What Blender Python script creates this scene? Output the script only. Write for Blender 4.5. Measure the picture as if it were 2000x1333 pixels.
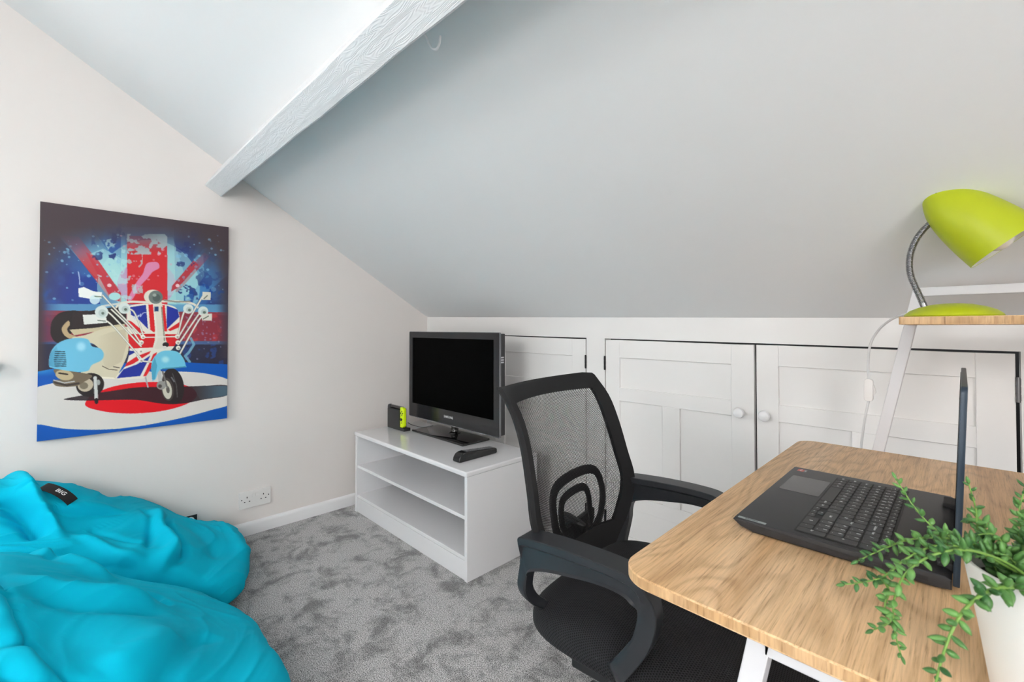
import bpy, bmesh, math, random
import numpy as np
from mathutils import Vector, Matrix, noise

for o in list(bpy.data.objects):
    bpy.data.objects.remove(o, do_unlink=True)
SC = bpy.context.scene
COL = SC.collection
PI = math.pi
R = math.radians

# ------------------------------------------------------------------ camera
YAW = 45.3
FOC = 870.0            # focal length in pixels of a 2000 px wide frame
CAMZ = 1.06
cam_data = bpy.data.cameras.new('camera')
cam_data.sensor_fit = 'HORIZONTAL'
cam_data.sensor_width = 36.0
cam_data.lens = FOC / 2000.0 * 36.0
PITCH = 0.8
cam_data.shift_y = -(666.5 - (641.0 - FOC * math.tan(R(PITCH)))) / 2000.0
cam_data.clip_start = 0.02
cam = bpy.data.objects.new('camera', cam_data)
COL.objects.link(cam)
cam.location = (0, 0, CAMZ)
cam.rotation_euler = (R(90 + PITCH), 0, R(YAW))
SC.camera = cam
cam_data.dof.use_dof = True
cam_data.dof.focus_distance = 1.45
cam_data.dof.aperture_fstop = 11.0

# ------------------------------------------------------------------ exposure, sky, daylight
SC.view_settings.view_transform = 'Standard'
SC.view_settings.look = 'None'
SC.view_settings.gamma = 1.0
SC.view_settings.exposure = 0.90
SC.view_settings.use_curve_mapping = False
world = bpy.data.worlds.new('sky')
SC.world = world
world.use_nodes = True
wn = world.node_tree.nodes
wn['Background'].inputs[0].default_value = (1.0, 0.99, 0.98, 1)
wn['Background'].inputs[1].default_value = 2.0

YFRONT = -3.642         # front knee wall, behind the camera
def area_light(name, loc, direction, sx, sy, power, color):
    l = bpy.data.lights.new(name, 'AREA')
    l.shape = 'RECTANGLE'
    l.size = sx
    l.size_y = sy
    l.energy = power
    l.color = color
    o = bpy.data.objects.new(name, l)
    COL.objects.link(o)
    o.location = loc
    o.rotation_euler = Vector(direction).to_track_quat('-Z', 'Y').to_euler()
    return o

# daylight at the gable window (left); unseen roof, low and side fill lamps added
area_light('gable_window_daylight', (-2.66, -0.86, 1.46), (1, 0.0, -0.35), 1.0, 1.0, 4.5, (1.0, 0.99, 0.975))
area_light('added_roof_fill', (-0.7, -2.50, 1.98), (0, 0.30, -0.95), 1.7, 0.95, 85, (1.0, 0.99, 0.975))  # invented source behind the camera, fills from above
area_light('added_low_fill', (-0.6, YFRONT + 0.06, 0.66), (0, 1, -0.05), 2.4, 0.75, 10, (1.0, 0.99, 0.975))  # added fill lamp, brightens the slope below the beam
area_light('added_side_fill', (1.58, -0.9, 1.55), (-1, 0.25, -0.25), 1.2, 1.1, 25, (1.0, 0.99, 0.975))  # invented source on the right, lifts the left wall

# ------------------------------------------------------------------ helpers
def at(px, py, d):
    """point seen towards (px, py) at forward distance d from the camera, level geometry"""
    t = (px - 1000) / FOC
    c, s = math.cos(R(YAW)), math.sin(R(YAW))
    return Vector(((-s + c * t) * d, (c + s * t) * d, CAMZ + (641 - py) / FOC * d))

def lin(c):
    return tuple(((v / 12.92) if v <= 0.04045 else ((v + 0.055) / 1.055) ** 2.4) for v in c[:3])

def rgb(r, g, b):
    return lin((r / 255, g / 255, b / 255)) + (1.0,)

def mat(name, col, rough=0.5, metal=0.0, spec=0.5, coat=0.0, bump=None, var=None, sheen=0.0):
    """principled material; bump=(scale, strength, distance), var=(scale, amount) gives a faint tone change"""
    m = bpy.data.materials.new(name)
    m.use_nodes = True
    nt = m.node_tree
    p = nt.nodes['Principled BSDF']
    p.inputs['Base Color'].default_value = col
    p.inputs['Roughness'].default_value = rough
    p.inputs['Metallic'].default_value = metal
    p.inputs['Specular IOR Level'].default_value = spec
    p.inputs['Coat Weight'].default_value = coat
    p.inputs['Coat Roughness'].default_value = 0.05
    if sheen:
        p.inputs['Sheen Weight'].default_value = sheen
        p.inputs['Sheen Roughness'].default_value = 0.5
    tc = nt.nodes.new('ShaderNodeTexCoord')
    if bump:
        n = nt.nodes.new('ShaderNodeTexNoise')
        n.inputs['Scale'].default_value = bump[0]
        n.inputs['Detail'].default_value = 4
        b = nt.nodes.new('ShaderNodeBump')
        b.inputs['Strength'].default_value = bump[1]
        b.inputs['Distance'].default_value = bump[2]
        nt.links.new(tc.outputs['Object'], n.inputs['Vector'])
        nt.links.new(n.outputs['Fac'], b.inputs['Height'])
        nt.links.new(b.outputs['Normal'], p.inputs['Normal'])
    if var:
        n = nt.nodes.new('ShaderNodeTexNoise')
        n.inputs['Scale'].default_value = var[0]
        n.inputs['Detail'].default_value = 5
        r = nt.nodes.new('ShaderNodeMapRange')
        r.inputs['To Min'].default_value = 1 - var[1]
        r.inputs['To Max'].default_value = 1 + var[1]
        v = nt.nodes.new('ShaderNodeVectorMath')
        v.operation = 'SCALE'
        v.inputs[0].default_value = col[:3]
        nt.links.new(tc.outputs['Object'], n.inputs['Vector'])
        nt.links.new(n.outputs['Fac'], r.inputs['Value'])
        nt.links.new(r.outputs['Result'], v.inputs['Scale'])
        nt.links.new(v.outputs['Vector'], p.inputs['Base Color'])
    return m

def chain(o):
    m = Matrix.Identity(4)
    while o is not None:
        m = (Matrix.Translation(o.location) @ o.rotation_euler.to_matrix().to_4x4()) @ m
        o = o.parent
    return m

def obj(name, bm, mats, parent=None, smooth=False, loc=None, local=False, angle=35):
    """link a bmesh (world coordinates, or the parent's with local=True) as one mesh object"""
    if not isinstance(mats, (list, tuple)):
        mats = [mats]
    if loc is not None:
        bmesh.ops.translate(bm, verts=bm.verts, vec=-Vector(loc))
    if parent is not None and not local:
        bmesh.ops.transform(bm, matrix=chain(parent).inverted(), verts=bm.verts)
    bmesh.ops.recalc_face_normals(bm, faces=bm.faces)
    me = bpy.data.meshes.new(name)
    bm.to_mesh(me)
    bm.free()
    for m in mats:
        me.materials.append(m)
    o = bpy.data.objects.new(name, me)
    COL.objects.link(o)
    if parent is not None:
        o.parent = parent
    if loc is not None:
        o.location = loc
    if smooth:
        me.polygons.foreach_set('use_smooth', [True] * len(me.polygons))
        if angle < 180:
            me.set_sharp_from_angle(angle=R(angle))
    return o

def tag(o, label, cat, group=None):
    o['label'] = label
    o['category'] = cat
    if group:
        o['group'] = group
    return o

def thing(name, label, cat, loc=(0, 0, 0), rz=0.0, group=None):
    o = bpy.data.objects.new(name, None)
    o.empty_display_size = 0.05
    COL.objects.link(o)
    o.location = loc
    o.rotation_euler = (0, 0, rz)
    return tag(o, label, cat, group)

def struct(o):
    o['kind'] = 'structure'
    return o

def BM():
    return bmesh.new()

def box(bm, x0, x1, y0, y1, z0, z1, mi=0, bev=0.0, seg=2):
    vs = [bm.verts.new((x, y, z)) for x in (x0, x1) for y in (y0, y1) for z in (z0, z1)]
    idx = [(0, 1, 3, 2), (4, 6, 7, 5), (0, 4, 5, 1), (2, 3, 7, 6), (0, 2, 6, 4), (1, 5, 7, 3)]
    fs = [bm.faces.new([vs[i] for i in f]) for f in idx]
    for f in fs:
        f.material_index = mi
    if bev > 0:
        es = list({e for f in fs for e in f.edges})
        bmesh.ops.recalc_face_normals(bm, faces=fs)
        r = bmesh.ops.bevel(bm, geom=es, offset=bev, segments=seg, affect='EDGES', profile=0.6)
        for f in r['faces']:
            f.material_index = mi
    return vs

def obox(bm, m, sx, sy, sz, mi=0, bev=0.0, seg=2):
    """box centred on the origin of matrix m"""
    t = bmesh.new()
    box(t, -sx / 2, sx / 2, -sy / 2, sy / 2, -sz / 2, sz / 2, mi, bev, seg)
    bmesh.ops.transform(t, matrix=m, verts=t.verts)
    merge(bm, t)

def merge(bm, t):
    vm = {}
    for v in t.verts:
        vm[v] = bm.verts.new(v.co)
    for f in t.faces:
        try:
            nf = bm.faces.new([vm[v] for v in f.verts])
            nf.material_index = f.material_index
        except ValueError:
            pass
    t.free()

def bar(bm, a, b, w, h, up=(0, 0, 1), mi=0, bev=0.0):
    a, b = Vector(a), Vector(b)
    z = (b - a).normalized()
    x = Vector(up).cross(z)
    if x.length < 1e-5:
        x = Vector((1, 0, 0))
    x.normalize()
    y = z.cross(x)
    m = Matrix((x, y, z)).transposed().to_4x4()
    m.translation = (a + b) / 2
    obox(bm, m, w, h, (b - a).length, mi, bev)

def prism(bm, poly, h0, h1, m=None, mi=0, bev=0.0, seg=2, mi_side=None):
    """extrude a 2D polygon (xy) from h0 to h1 along z, then place with m"""
    t = bmesh.new()
    lo = [t.verts.new((x, y, h0)) for x, y in poly]
    hi = [t.verts.new((x, y, h1)) for x, y in poly]
    n = len(poly)
    fb = t.faces.new(lo[::-1]); ft = t.faces.new(hi)
    fb.material_index = mi; ft.material_index = mi
    for i in range(n):
        f = t.faces.new([lo[i], lo[(i + 1) % n], hi[(i + 1) % n], hi[i]])
        f.material_index = mi if mi_side is None else mi_side
    bmesh.ops.recalc_face_normals(t, faces=t.faces)
    if bev > 0:
        es = list({e for f in (fb, ft) for e in f.edges})
        bmesh.ops.bevel(t, geom=es, offset=bev, segments=seg, affect='EDGES', profile=0.6)
    if m is not None:
        bmesh.ops.transform(t, matrix=m, verts=t.verts)
    merge(bm, t)

def rrect(x0, x1, y0, y1, r, n=6):
    if not isinstance(r, (list, tuple)):
        r = [r] * 4
    out = []
    for (cx, cy, a0, rr) in ((x1 - r[0], y1 - r[0], 0, r[0]), (x0 + r[1], y1 - r[1], 90, r[1]),
                             (x0 + r[2], y0 + r[2], 180, r[2]), (x1 - r[3], y0 + r[3], 270, r[3])):
        for i in range(n + 1):
            a = R(a0 + 90 * i / n)
            out.append((cx + rr * math.cos(a), cy + rr * math.sin(a)))
    return out

def lathe(bm, prof, n=32, m=None, mi=0, cap=True):
    t = bmesh.new()
    rings = []
    for r, z in prof:
        if r < 1e-6:
            rings.append([t.verts.new((0, 0, z))])
        else:
            rings.append([t.verts.new((r * math.cos(2 * PI * i / n), r * math.sin(2 * PI * i / n), z)) for i in range(n)])
    for a, b in zip(rings[:-1], rings[1:]):
        for i in range(n):
            j = (i + 1) % n
            if len(a) == 1 and len(b) == 1:
                continue
            if len(a) == 1:
                f = t.faces.new([a[0], b[i], b[j]])
            elif len(b) == 1:
                f = t.faces.new([a[i], b[0], a[j]])
            else:
                f = t.faces.new([a[i], b[i], b[j], a[j]])
            f.material_index = mi
    if cap:
        for rr in (rings[0], rings[-1]):
            if len(rr) > 2:
                t.faces.new(rr).material_index = mi
    if m is not None:
        bmesh.ops.transform(t, matrix=m, verts=t.verts)
    merge(bm, t)

def spline(pts, n=8, closed=False):
    """Catmull-Rom through the points (any dimension)"""
    P = [np.array(p, float) for p in pts]
    L = len(P)
    out = []
    rng = range(L) if closed else range(L - 1)
    for i in rng:
        if closed:
            p0, p1, p2, p3 = P[i - 1], P[i], P[(i + 1) % L], P[(i + 2) % L]
        else:
            p0, p1, p2, p3 = P[max(i - 1, 0)], P[i], P[i + 1], P[min(i + 2, L - 1)]
        for k in range(n):
            u = k / n
            out.append(0.5 * ((2 * p1) + (-p0 + p2) * u + (2 * p0 - 5 * p1 + 4 * p2 - p3) * u * u
                              + (-p0 + 3 * p1 - 3 * p2 + p3) * u ** 3))
    if not closed:
        out.append(P[-1])
    return out

def tube(bm, pts, r, n=10, mi=0, closed=False, flat=1.0, up=(0, 0, 1)):
    """sweep a circle (or ellipse, flat = height/width) along the points; r may be a list"""
    P = [Vector(p) for p in pts]
    L = len(P)
    rad = r if isinstance(r, (list, tuple)) else [r] * L
    rings = []
    nx = None
    for i, p in enumerate(P):
        a = P[i - 1] if (i > 0 or closed) else P[i]
        b = P[(i + 1) % L] if (i < L - 1 or closed) else P[i]
        t = (b - a).normalized()
        if nx is None:
            nx = Vector(up).cross(t)
            if nx.length < 1e-4:
                nx = Vector((1, 0, 0)).cross(t)
        nx = (nx - t * nx.dot(t)).normalized()
        ny = t.cross(nx)
        rings.append([bm.verts.new(p + (nx * math.cos(2 * PI * k / n) + ny * math.sin(2 * PI * k / n) * flat) * rad[i]) for k in range(n)])
    for i in range(L if closed else L - 1):
        a, b = rings[i], rings[(i + 1) % L]
        for k in range(n):
            bm.faces.new([a[k], a[(k + 1) % n], b[(k + 1) % n], b[k]]).material_index = mi
    if not closed:
        bm.faces.new(rings[0][::-1]).material_index = mi
        bm.faces.new(rings[-1]).material_index = mi

_text_cache = {}
def text_bm(bm, s, size, m, mi=0, depth=0.0003, bold=False):
    """flat lettering as mesh, centred, placed with matrix m"""
    key = s
    if key not in _text_cache:
        cu = bpy.data.curves.new('lettering', 'FONT')
        cu.body = s
        cu.size = 1.0
        cu.align_x = 'CENTER'
        cu.align_y = 'CENTER'
        cu.resolution_u = 2
        if bold:
            cu.offset = 0.02
        to = bpy.data.objects.new('lettering', cu)
        me = bpy.data.meshes.new_from_object(to)
        _text_cache[key] = ([tuple(v.co) for v in me.vertices], [tuple(p.vertices) for p in me.polygons])
        bpy.data.objects.remove(to)
        bpy.data.curves.remove(cu)
        bpy.data.meshes.remove(me)
    vs, fs = _text_cache[key]
    nv = [bm.verts.new(m @ Vector((x * size, y * size, depth))) for x, y, z in vs]
    for f in fs:
        try:
            bm.faces.new([nv[i] for i in f]).material_index = mi
        except ValueError:
            pass

def axes(loc, x, y, z=None):
    x = Vector(x).normalized(); y = Vector(y).normalized()
    z = x.cross(y) if z is None else Vector(z)
    m = Matrix((x, y, z)).transposed().to_4x4()
    m.translation = Vector(loc)
    return m

def sstep(a, b, x):
    t = min(1, max(0, (x - a) / (b - a)))
    return t * t * (3 - 2 * t)
# ------------------------------------------------------------------ materials of the room
m_wall = mat('warm_white_emulsion', rgb(232, 226, 222), 0.75, spec=0.25, bump=(160, 0.08, 0.001), var=(2.2, 0.012))
m_ceil = mat('white_ceiling_emulsion', rgb(234, 234, 234), 0.8, spec=0.2, bump=(140, 0.10, 0.001), var=(1.6, 0.012))
m_gloss = mat('white_satin_woodwork', rgb(233, 231, 229), 0.42, spec=0.4, bump=(60, 0.05, 0.001))
m_dark = mat('eaves_shade_black', rgb(14, 15, 17), 0.9)
m_skirt = mat('white_gloss_skirting', rgb(236, 236, 237), 0.3, spec=0.5)

XL, YB, RX = -2.59, 1.742, 1.62
KS = 0.611
def kneetop(x):
    return 1.134 - 0.018 * (x + 2.59)
def slope_z(x, y):
    return kneetop(x) + KS * (YB - y)
YR = -0.95                      # ridge
YF = 2 * YR - YB                # front knee wall
def far_z(x, y):
    return slope_z(x, 2 * YR - y)

# carpet -------------------------------------------------------------
def carpet_material():
    m = bpy.data.materials.new('grey_cut_pile_carpet')
    m.use_nodes = True
    nt = m.node_tree; N = nt.nodes; L = nt.links
    p = N['Principled BSDF']
    p.inputs['Roughness'].default_value = 1.0
    p.inputs['Specular IOR Level'].default_value = 0.05
    p.inputs['Sheen Weight'].default_value = 0.25
    tc = N.new('ShaderNodeTexCoord')
    # trodden patches
    n1 = N.new('ShaderNodeTexNoise'); n1.inputs['Scale'].default_value = 8.5; n1.inputs['Detail'].default_value = 6
    n1.inputs['Roughness'].default_value = 0.70; n1.inputs['Distortion'].default_value = 0.35
    r1 = N.new('ShaderNodeValToRGB')
    r1.color_ramp.elements[0].position = 0.37; r1.color_ramp.elements[0].color = (0.42, 0.42, 0.42, 1)
    r1.color_ramp.elements[1].position = 0.53; r1.color_ramp.elements[1].color = (1, 1, 1, 1)
    # fibre speckle
    n2 = N.new('ShaderNodeTexNoise'); n2.inputs['Scale'].default_value = 300; n2.inputs['Detail'].default_value = 3
    n2.inputs['Roughness'].default_value = 0.75
    r2 = N.new('ShaderNodeValToRGB')
    r2.color_ramp.elements[0].position = 0.38; r2.color_ramp.elements[0].color = rgb(50, 50, 52)
    r2.color_ramp.elements[1].position = 0.62; r2.color_ramp.elements[1].color = rgb(236, 235, 235)
    mx = N.new('ShaderNodeMix'); mx.data_type = 'RGBA'; mx.blend_type = 'MULTIPLY'; mx.inputs['Factor'].default_value = 1.0
    L.new(tc.outputs['Object'], n1.inputs['Vector']); L.new(n1.outputs['Fac'], r1.inputs['Fac'])
    L.new(tc.outputs['Object'], n2.inputs['Vector']); L.new(n2.outputs['Fac'], r2.inputs['Fac'])
    L.new(r2.outputs['Color'], mx.inputs[6]); L.new(r1.outputs['Color'], mx.inputs[7])
    L.new(mx.outputs[2], p.inputs['Base Color'])
    b = N.new('ShaderNodeBump'); b.inputs['Strength'].default_value = 0.55; b.inputs['Distance'].default_value = 0.006
    ad = N.new('ShaderNodeMath'); ad.operation = 'ADD'
    L.new(n2.outputs['Fac'], ad.inputs[0]); L.new(n1.outputs['Fac'], ad.inputs[1])
    L.new(ad.outputs[0], b.inputs['Height']); L.new(b.outputs['Normal'], p.inputs['Normal'])
    return m
bm = BM(); box(bm, XL - 0.05, RX + 0.05, YF - 0.05, YB + 0.45, -0.05, 0.0)
struct(obj('floor', bm, carpet_material()))

# left gable wall with its window -------------------------------------
WY0, WY1, WZ0, WZ1 = -1.36, -0.30, 0.93, 2.0
bm = BM()
T = 0.14
def gable_piece(bm, x0, x1, y0, y1, zb0, zb1, zt):
    """upright slab between y0 and y1, bottom zb0..zb1, top function zt"""
    pts = [(x0, y0, zb0), (x0, y1, zb1), (x0, y1, zt(y1)), (x0, y0, zt(y0))]
    a = [bm.verts.new(p) for p in pts]
    b = [bm.verts.new((x1, p[1], p[2])) for p in pts]
    bm.faces.new(a); bm.faces.new(b[::-1])
    for i in range(4):
        j = (i + 1) % 4
        bm.faces.new([a[i], b[i], b[j], a[j]])
def roof(y, x):
    return (slope_z(x, y) if y > YR else far_z(x, y)) + 0.06
rl = lambda y: roof(y, XL)
gable_piece(bm, XL - T, XL, WY1, YB + 0.06, -0.05, -0.05, rl)
gable_piece(bm, XL - T, XL, YR, WY1, WZ1, WZ1, rl)
gable_piece(bm, XL - T, XL, WY0, YR, WZ1, WZ1, rl)
gable_piece(bm, XL - T, XL, WY0, WY1, -0.05, -0.05, lambda y: WZ0)
gable_piece(bm, XL - T, XL, YF - 0.06, WY0, -0.05, -0.05, rl)
struct(obj('wall_left', bm, m_wall))

# right gable wall with an added, unseen window opening (behind the camera)
rr = lambda y: roof(y, RX)
bm = BM()
gable_piece(bm, RX, RX + T, -0.3, YB + 0.06, -0.05, -0.05, rr)
gable_piece(bm, RX, RX + T, YR, -0.3, 2.1, 2.1, rr)
gable_piece(bm, RX, RX + T, -1.5, YR, 2.1, 2.1, rr)
gable_piece(bm, RX, RX + T, -1.5, -0.3, -0.05, -0.05, lambda y: 1.0)
gable_piece(bm, RX, RX + T, YF - 0.06, -1.5, -0.05, -0.05, rr)
struct(obj('wall_right', bm, m_wall))

# front knee wall
bm = BM(); box(bm, XL - T, -1.82, YF - 0.1, YF, -0.05, 1.14); box(bm, 0.62, RX + T, YF - 0.1, YF, -0.05, 1.14)
box(bm, -1.82, 0.62, YF - 0.1, YF, -0.05, 0.26); box(bm, -1.82, 0.62, YF - 0.1, YF, 1.06, 1.14)
struct(obj('wall_front', bm, m_wall))

# sloping ceilings -----------------------------------------------------
def slab(bm, quad, th):
    a = [bm.verts.new(p) for p in quad]
    b = [bm.verts.new((p[0], p[1], p[2] + th)) for p in quad]
    bm.faces.new(a); bm.faces.new(b[::-1])
    for i in range(4):
        j = (i + 1) % 4
        bm.faces.new([a[i], b[i], b[j], a[j]])
bm = BM()
slab(bm, [(x, y, slope_z(x, y)) for x, y in ((XL - T, YR), (RX + T, YR), (RX + T, YB + 0.0), (XL - T, YB + 0.0))], 0.08)
struct(obj('ceiling', bm, m_ceil))
bm = BM()
SX0, SX1, SY0, SY1 = -1.6, 0.25, -3.0, -2.05          # added roof window opening, out of view
def fz(x, y):
    return (x, y, far_z(x, y))
for (x0, x1, y0, y1) in ((XL - T, SX0, YF, YR), (SX1, RX + T, YF, YR), (SX0, SX1, YF, SY0), (SX0, SX1, SY1, YR)):
    slab(bm, [fz(x0, y0), fz(x1, y0), fz(x1, y1), fz(x0, y1)], 0.08)
struct(obj('ceiling_opposite', bm, m_ceil))

# windows: frame, sill, pane ------------------------------------------
m_frame = mat('white_window_frame', rgb(238, 238, 238), 0.35)
m_pane = bpy.data.materials.new('window_glass'); m_pane.use_nodes = True
pp = m_pane.node_tree.nodes['Principled BSDF']
pp.inputs['Transmission Weight'].default_value = 1.0; pp.inputs['Roughness'].default_value = 0.0; pp.inputs['IOR'].default_value = 1.45
def window(name, x, y0, y1, z0, z1, side):
    bm = BM(); f = 0.05
    xa, xb = sorted((x, x + side * 0.05))
    box(bm, xa, xb, y0, y0 + f, z0, z1); box(bm, xa, xb, y1 - f, y1, z0, z1)
    box(bm, xa, xb, y0 + f, y1 - f, z0, z0 + f); box(bm, xa, xb, y0 + f, y1 - f, z1 - f, z1)
    ym = (y0 + y1) / 2
    box(bm, xa, xb, ym - 0.025, ym + 0.025, z0 + f, z1 - f)
    o = struct(obj(name, bm, m_frame))
    bm = BM(); box(bm, (xa + xb) / 2 - 0.003, (xa + xb) / 2 + 0.003, y0 + f, y1 - f, z0 + f, z1 - f)
    obj('pane', bm, m_pane, o)
    return o
w1 = window('window_1', XL - T + 0.005, WY0, WY1, WZ0, WZ1, 1)
bm = BM(); box(bm, XL - 0.07, XL + 0.055, WY0 - 0.06, WY1 + 0.105, WZ0 - 0.03, WZ0 - 0.0, bev=0.006)
obj('window_sill', bm, m_frame, w1)
window('added_window_2', RX + 0.05, -1.5, -0.3, 1.0, 2.1, 1)  # unseen window, invented to let light in from the right

bm = BM()
for (a, b, c, d) in ((-1.82, -1.77, 0.26, 1.06), (0.57, 0.62, 0.26, 1.06), (-0.62, -0.58, 0.31, 1.01), (-1.77, 0.57, 0.26, 0.31), (-1.77, 0.57, 1.01, 1.06)):
    box(bm, a, b, YF - 0.07, YF - 0.02, c, d)
w3 = struct(obj('added_window_3', bm, m_frame))  # added window out of view, made for the low fill lamp
bm = BM(); box(bm, -1.77, 0.57, YF - 0.048, YF - 0.042, 0.31, 1.01); obj('pane', bm, m_pane, w3)
bm = BM()
for (x0, x1, y0, y1) in ((SX0, SX0 + 0.05, SY0, SY1), (SX1 - 0.05, SX1, SY0, SY1), (SX0, SX1, SY0, SY0 + 0.05), (SX0, SX1, SY1 - 0.05, SY1)):
    slab(bm, [fz(x0, y0), fz(x1, y0), fz(x1, y1), fz(x0, y1)], 0.05)
w4 = struct(obj('added_window_4', bm, m_frame))  # made-up roof window, put in for the light from above
bm = BM(); slab(bm, [(x, y, z + 0.03) for x, y, z in (fz(SX0, SY0), fz(SX1, SY0), fz(SX1, SY1), fz(SX0, SY1))], 0.006); obj('pane', bm, m_pane, w4)
# skirting along the left wall -----------------------------------------
bm = BM()
prof = [(0, 0), (0.017, 0), (0.017, 0.048), (0.0145, 0.056), (0.010, 0.061), (0.004, 0.064), (0, 0.064)]
prism(bm, prof, YF + 0.001, YB - 0.001, axes((XL, 0, 0), (1, 0, 0), (0, 0, 1), (0, 1, 0)))
struct(obj('baseboard_left', bm, m_skirt, smooth=True))

# knee wall with cupboard doors ----------------------------------------
ZT, ZBOT = 1.0, 0.075          # door opening
def door_top(x):
    return 1.006 - 0.0105 * (x + 1.153)
ops = [(-1.905, -1.257, 0.075), (-1.155, 0.1055, 0.075)]
bm = BM(); W = 0.05
xs = [XL - 0.05, ops[0][0], ops[0][1], ops[1][0], ops[1][1], RX + 0.05]
def wallpiece(x0, x1, za, zb0, zb1):
    """front face at YB, from za to zb0 (at x0) / zb1 (at x1)"""
    q = [(x0, za), (x1, za), (x1, zb1), (x0, zb0)]
    prism(bm, q, 0, W, axes((0, YB, 0), (1, 0, 0), (0, 0, 1), (0, 1, 0)))
for i in (0, 2, 4):
    wallpiece(xs[i], xs[i + 1], -0.02, kneetop(xs[i]) + 0.03, kneetop(xs[i + 1]) + 0.03)
for (x0, x1, zb) in ops:
    wallpiece(x0, x1, -0.02, zb, zb)
    q = [(x0, door_top(x0) + 0.006), (x1, door_top(x1) + 0.006), (x1, kneetop(x1) + 0.03), (x0, kneetop(x0) + 0.03)]
    prism(bm, q, 0, W, axes((0, YB, 0), (1, 0, 0), (0, 0, 1), (0, 1, 0)))
struct(obj('wall_back', bm, m_gloss))
bm = BM(); box(bm, XL - T, RX + T, YB + 0.30, YB + 0.34, -0.05, 1.3)  # near-black sheet: shade of the eaves space put into its colour
struct(obj('wall_eaves', bm, m_dark))

m_hinge = mat('steel_hinge', rgb(120, 120, 122), 0.35, metal=0.9)
m_hinge_dark = mat('dark_hinge', rgb(40, 40, 42), 0.45, metal=0.6)
def cupboard_door(name, x0, x1, knob_x, hinge_x, mh, mids, px0, px1):
    """framed door: flat frame 20 mm with recessed panels"""
    bm = BM(); th = 0.022; rec = 0.009
    yf = YB - 0.001
    zb = ZBOT + 0.004
    zt0, zt1 = door_top(x0), door_top(x1)
    # panel slab
    q = [(x0 + .001, zb), (x1 - .001, zb), (x1 - .001, zt1 - .001), (x0 + .001, zt0 - .001)]
    prism(bm, q, rec, th, axes((0, yf, 0), (1, 0, 0), (0, 0, 1), (0, 1, 0)))
    MM = axes((0, yf, 0), (1, 0, 0), (0, 0, 1), (0, 1, 0))
    def rail(q):
        prism(bm, q, 0, rec + 0.001, MM, bev=0.0012, seg=1)
    rail([(x0, zb), (px0, zb), (px0, zt0), (x0, zt0)])
    rail([(px1, zb), (x1, zb), (x1, zt1), (px1, zt1)])
    rail([(px0, 0.927), (px1, 0.925), (px1, zt1), (px0, zt0)])
    rail([(px0, 0.735), (px1, 0.735), (px1, 0.793), (px0, 0.793)])
    rail([(px0, 0.272), (px1, 0.272), (px1, 0.329), (px0, 0.329)])
    rail([(px0, zb), (px1, zb), (px1, 0.146), (px0, 0.146)])
    rail([(mids[0], 0.329), (mids[1], 0.329), (mids[1], 0.735), (mids[0], 0.735)])
    o = struct(obj(name, bm, m_gloss))
    bm = BM()
    lathe(bm, [(0, -0.001), (0.0085, -0.001), (0.008, 0.012), (0.012, 0.016), (0.0175, 0.021), (0.019, 0.028), (0.0165, 0.035), (0.010, 0.039), (0, 0.040)],
          28, axes((knob_x, yf, 0.7535), (1, 0, 0), (0, 0, 1), (0, -1, 0)))
    obj('door_knob', bm, m_skirt, o, smooth=True)
    for hz in (0.90, 0.20):
        bm = BM()
        lathe(bm, [(0, -0.032), (0.0042, -0.032), (0.0042, 0.032), (0, 0.032)], 10, Matrix.Translation((hinge_x, yf - 0.003, hz)))
        for k in (-0.020, 0.0, 0.020):
            lathe(bm, [(0.0047, k - 0.008), (0.0047, k + 0.008)], 10, Matrix.Translation((hinge_x, yf - 0.003, hz)), cap=True)
        obj('hinge', bm, mh, o, smooth=True)
    return o
cupboard_door('door_1', -1.9, -1.262, -1.84, -1.2595, m_hinge_dark, (-1.62, -1.545), -1.822, -1.340)
cupboard_door('door_2', -1.150, -0.5265, -0.570, -1.1525, m_hinge_dark, (-0.8765, -0.802), -1.078, -0.604)
cupboard_door('door_3', -0.5185, 0.096, -0.4877, 0.1008, m_hinge, (-0.247, -0.170), -0.449, 0.0240)

# purlin beam ------------------------------------------------------------
def beam_material():
    m = bpy.data.materials.new('white_painted_grained_timber')
    m.use_nodes = True
    nt = m.node_tree; N = nt.nodes; L = nt.links
    p = N['Principled BSDF']
    p.inputs['Base Color'].default_value = rgb(236, 236, 237)
    p.inputs['Roughness'].default_value = 0.55
    tc = N.new('ShaderNodeTexCoord')
    mp = N.new('ShaderNodeMapping'); mp.inputs['Scale'].default_value = (1.1, 8, 8)
    L.new(tc.outputs['Object'], mp.inputs['Vector'])
    n1 = N.new('ShaderNodeTexNoise'); n1.inputs['Scale'].default_value = 1.3; n1.inputs['Detail'].default_value = 3.5
    L.new(mp.outputs['Vector'], n1.inputs['Vector'])
    mul = N.new('ShaderNodeMath'); mul.operation = 'MULTIPLY'; mul.inputs[1].default_value = 85
    L.new(n1.outputs['Fac'], mul.inputs[0])
    si = N.new('ShaderNodeMath'); si.operation = 'SINE'
    m2 = N.new('ShaderNodeMath'); m2.operation = 'MULTIPLY'; m2.inputs[1].default_value = 6.283
    L.new(mul.outputs[0], m2.inputs[0]); L.new(m2.outputs[0], si.inputs[0])
    b = N.new('ShaderNodeBump'); b.inputs['Strength'].default_value = 0.8; b.inputs['Distance'].default_value = 0.00030
    L.new(si.outputs[0], b.inputs['Height']); L.new(b.outputs['Normal'], p.inputs['Normal'])
    return m
bm = BM()
u = Vector((0, 0.53, 0.848)); v = Vector((0, 0.848, -0.53))
nseg = 60
rings = []
random.seed(4)
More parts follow.
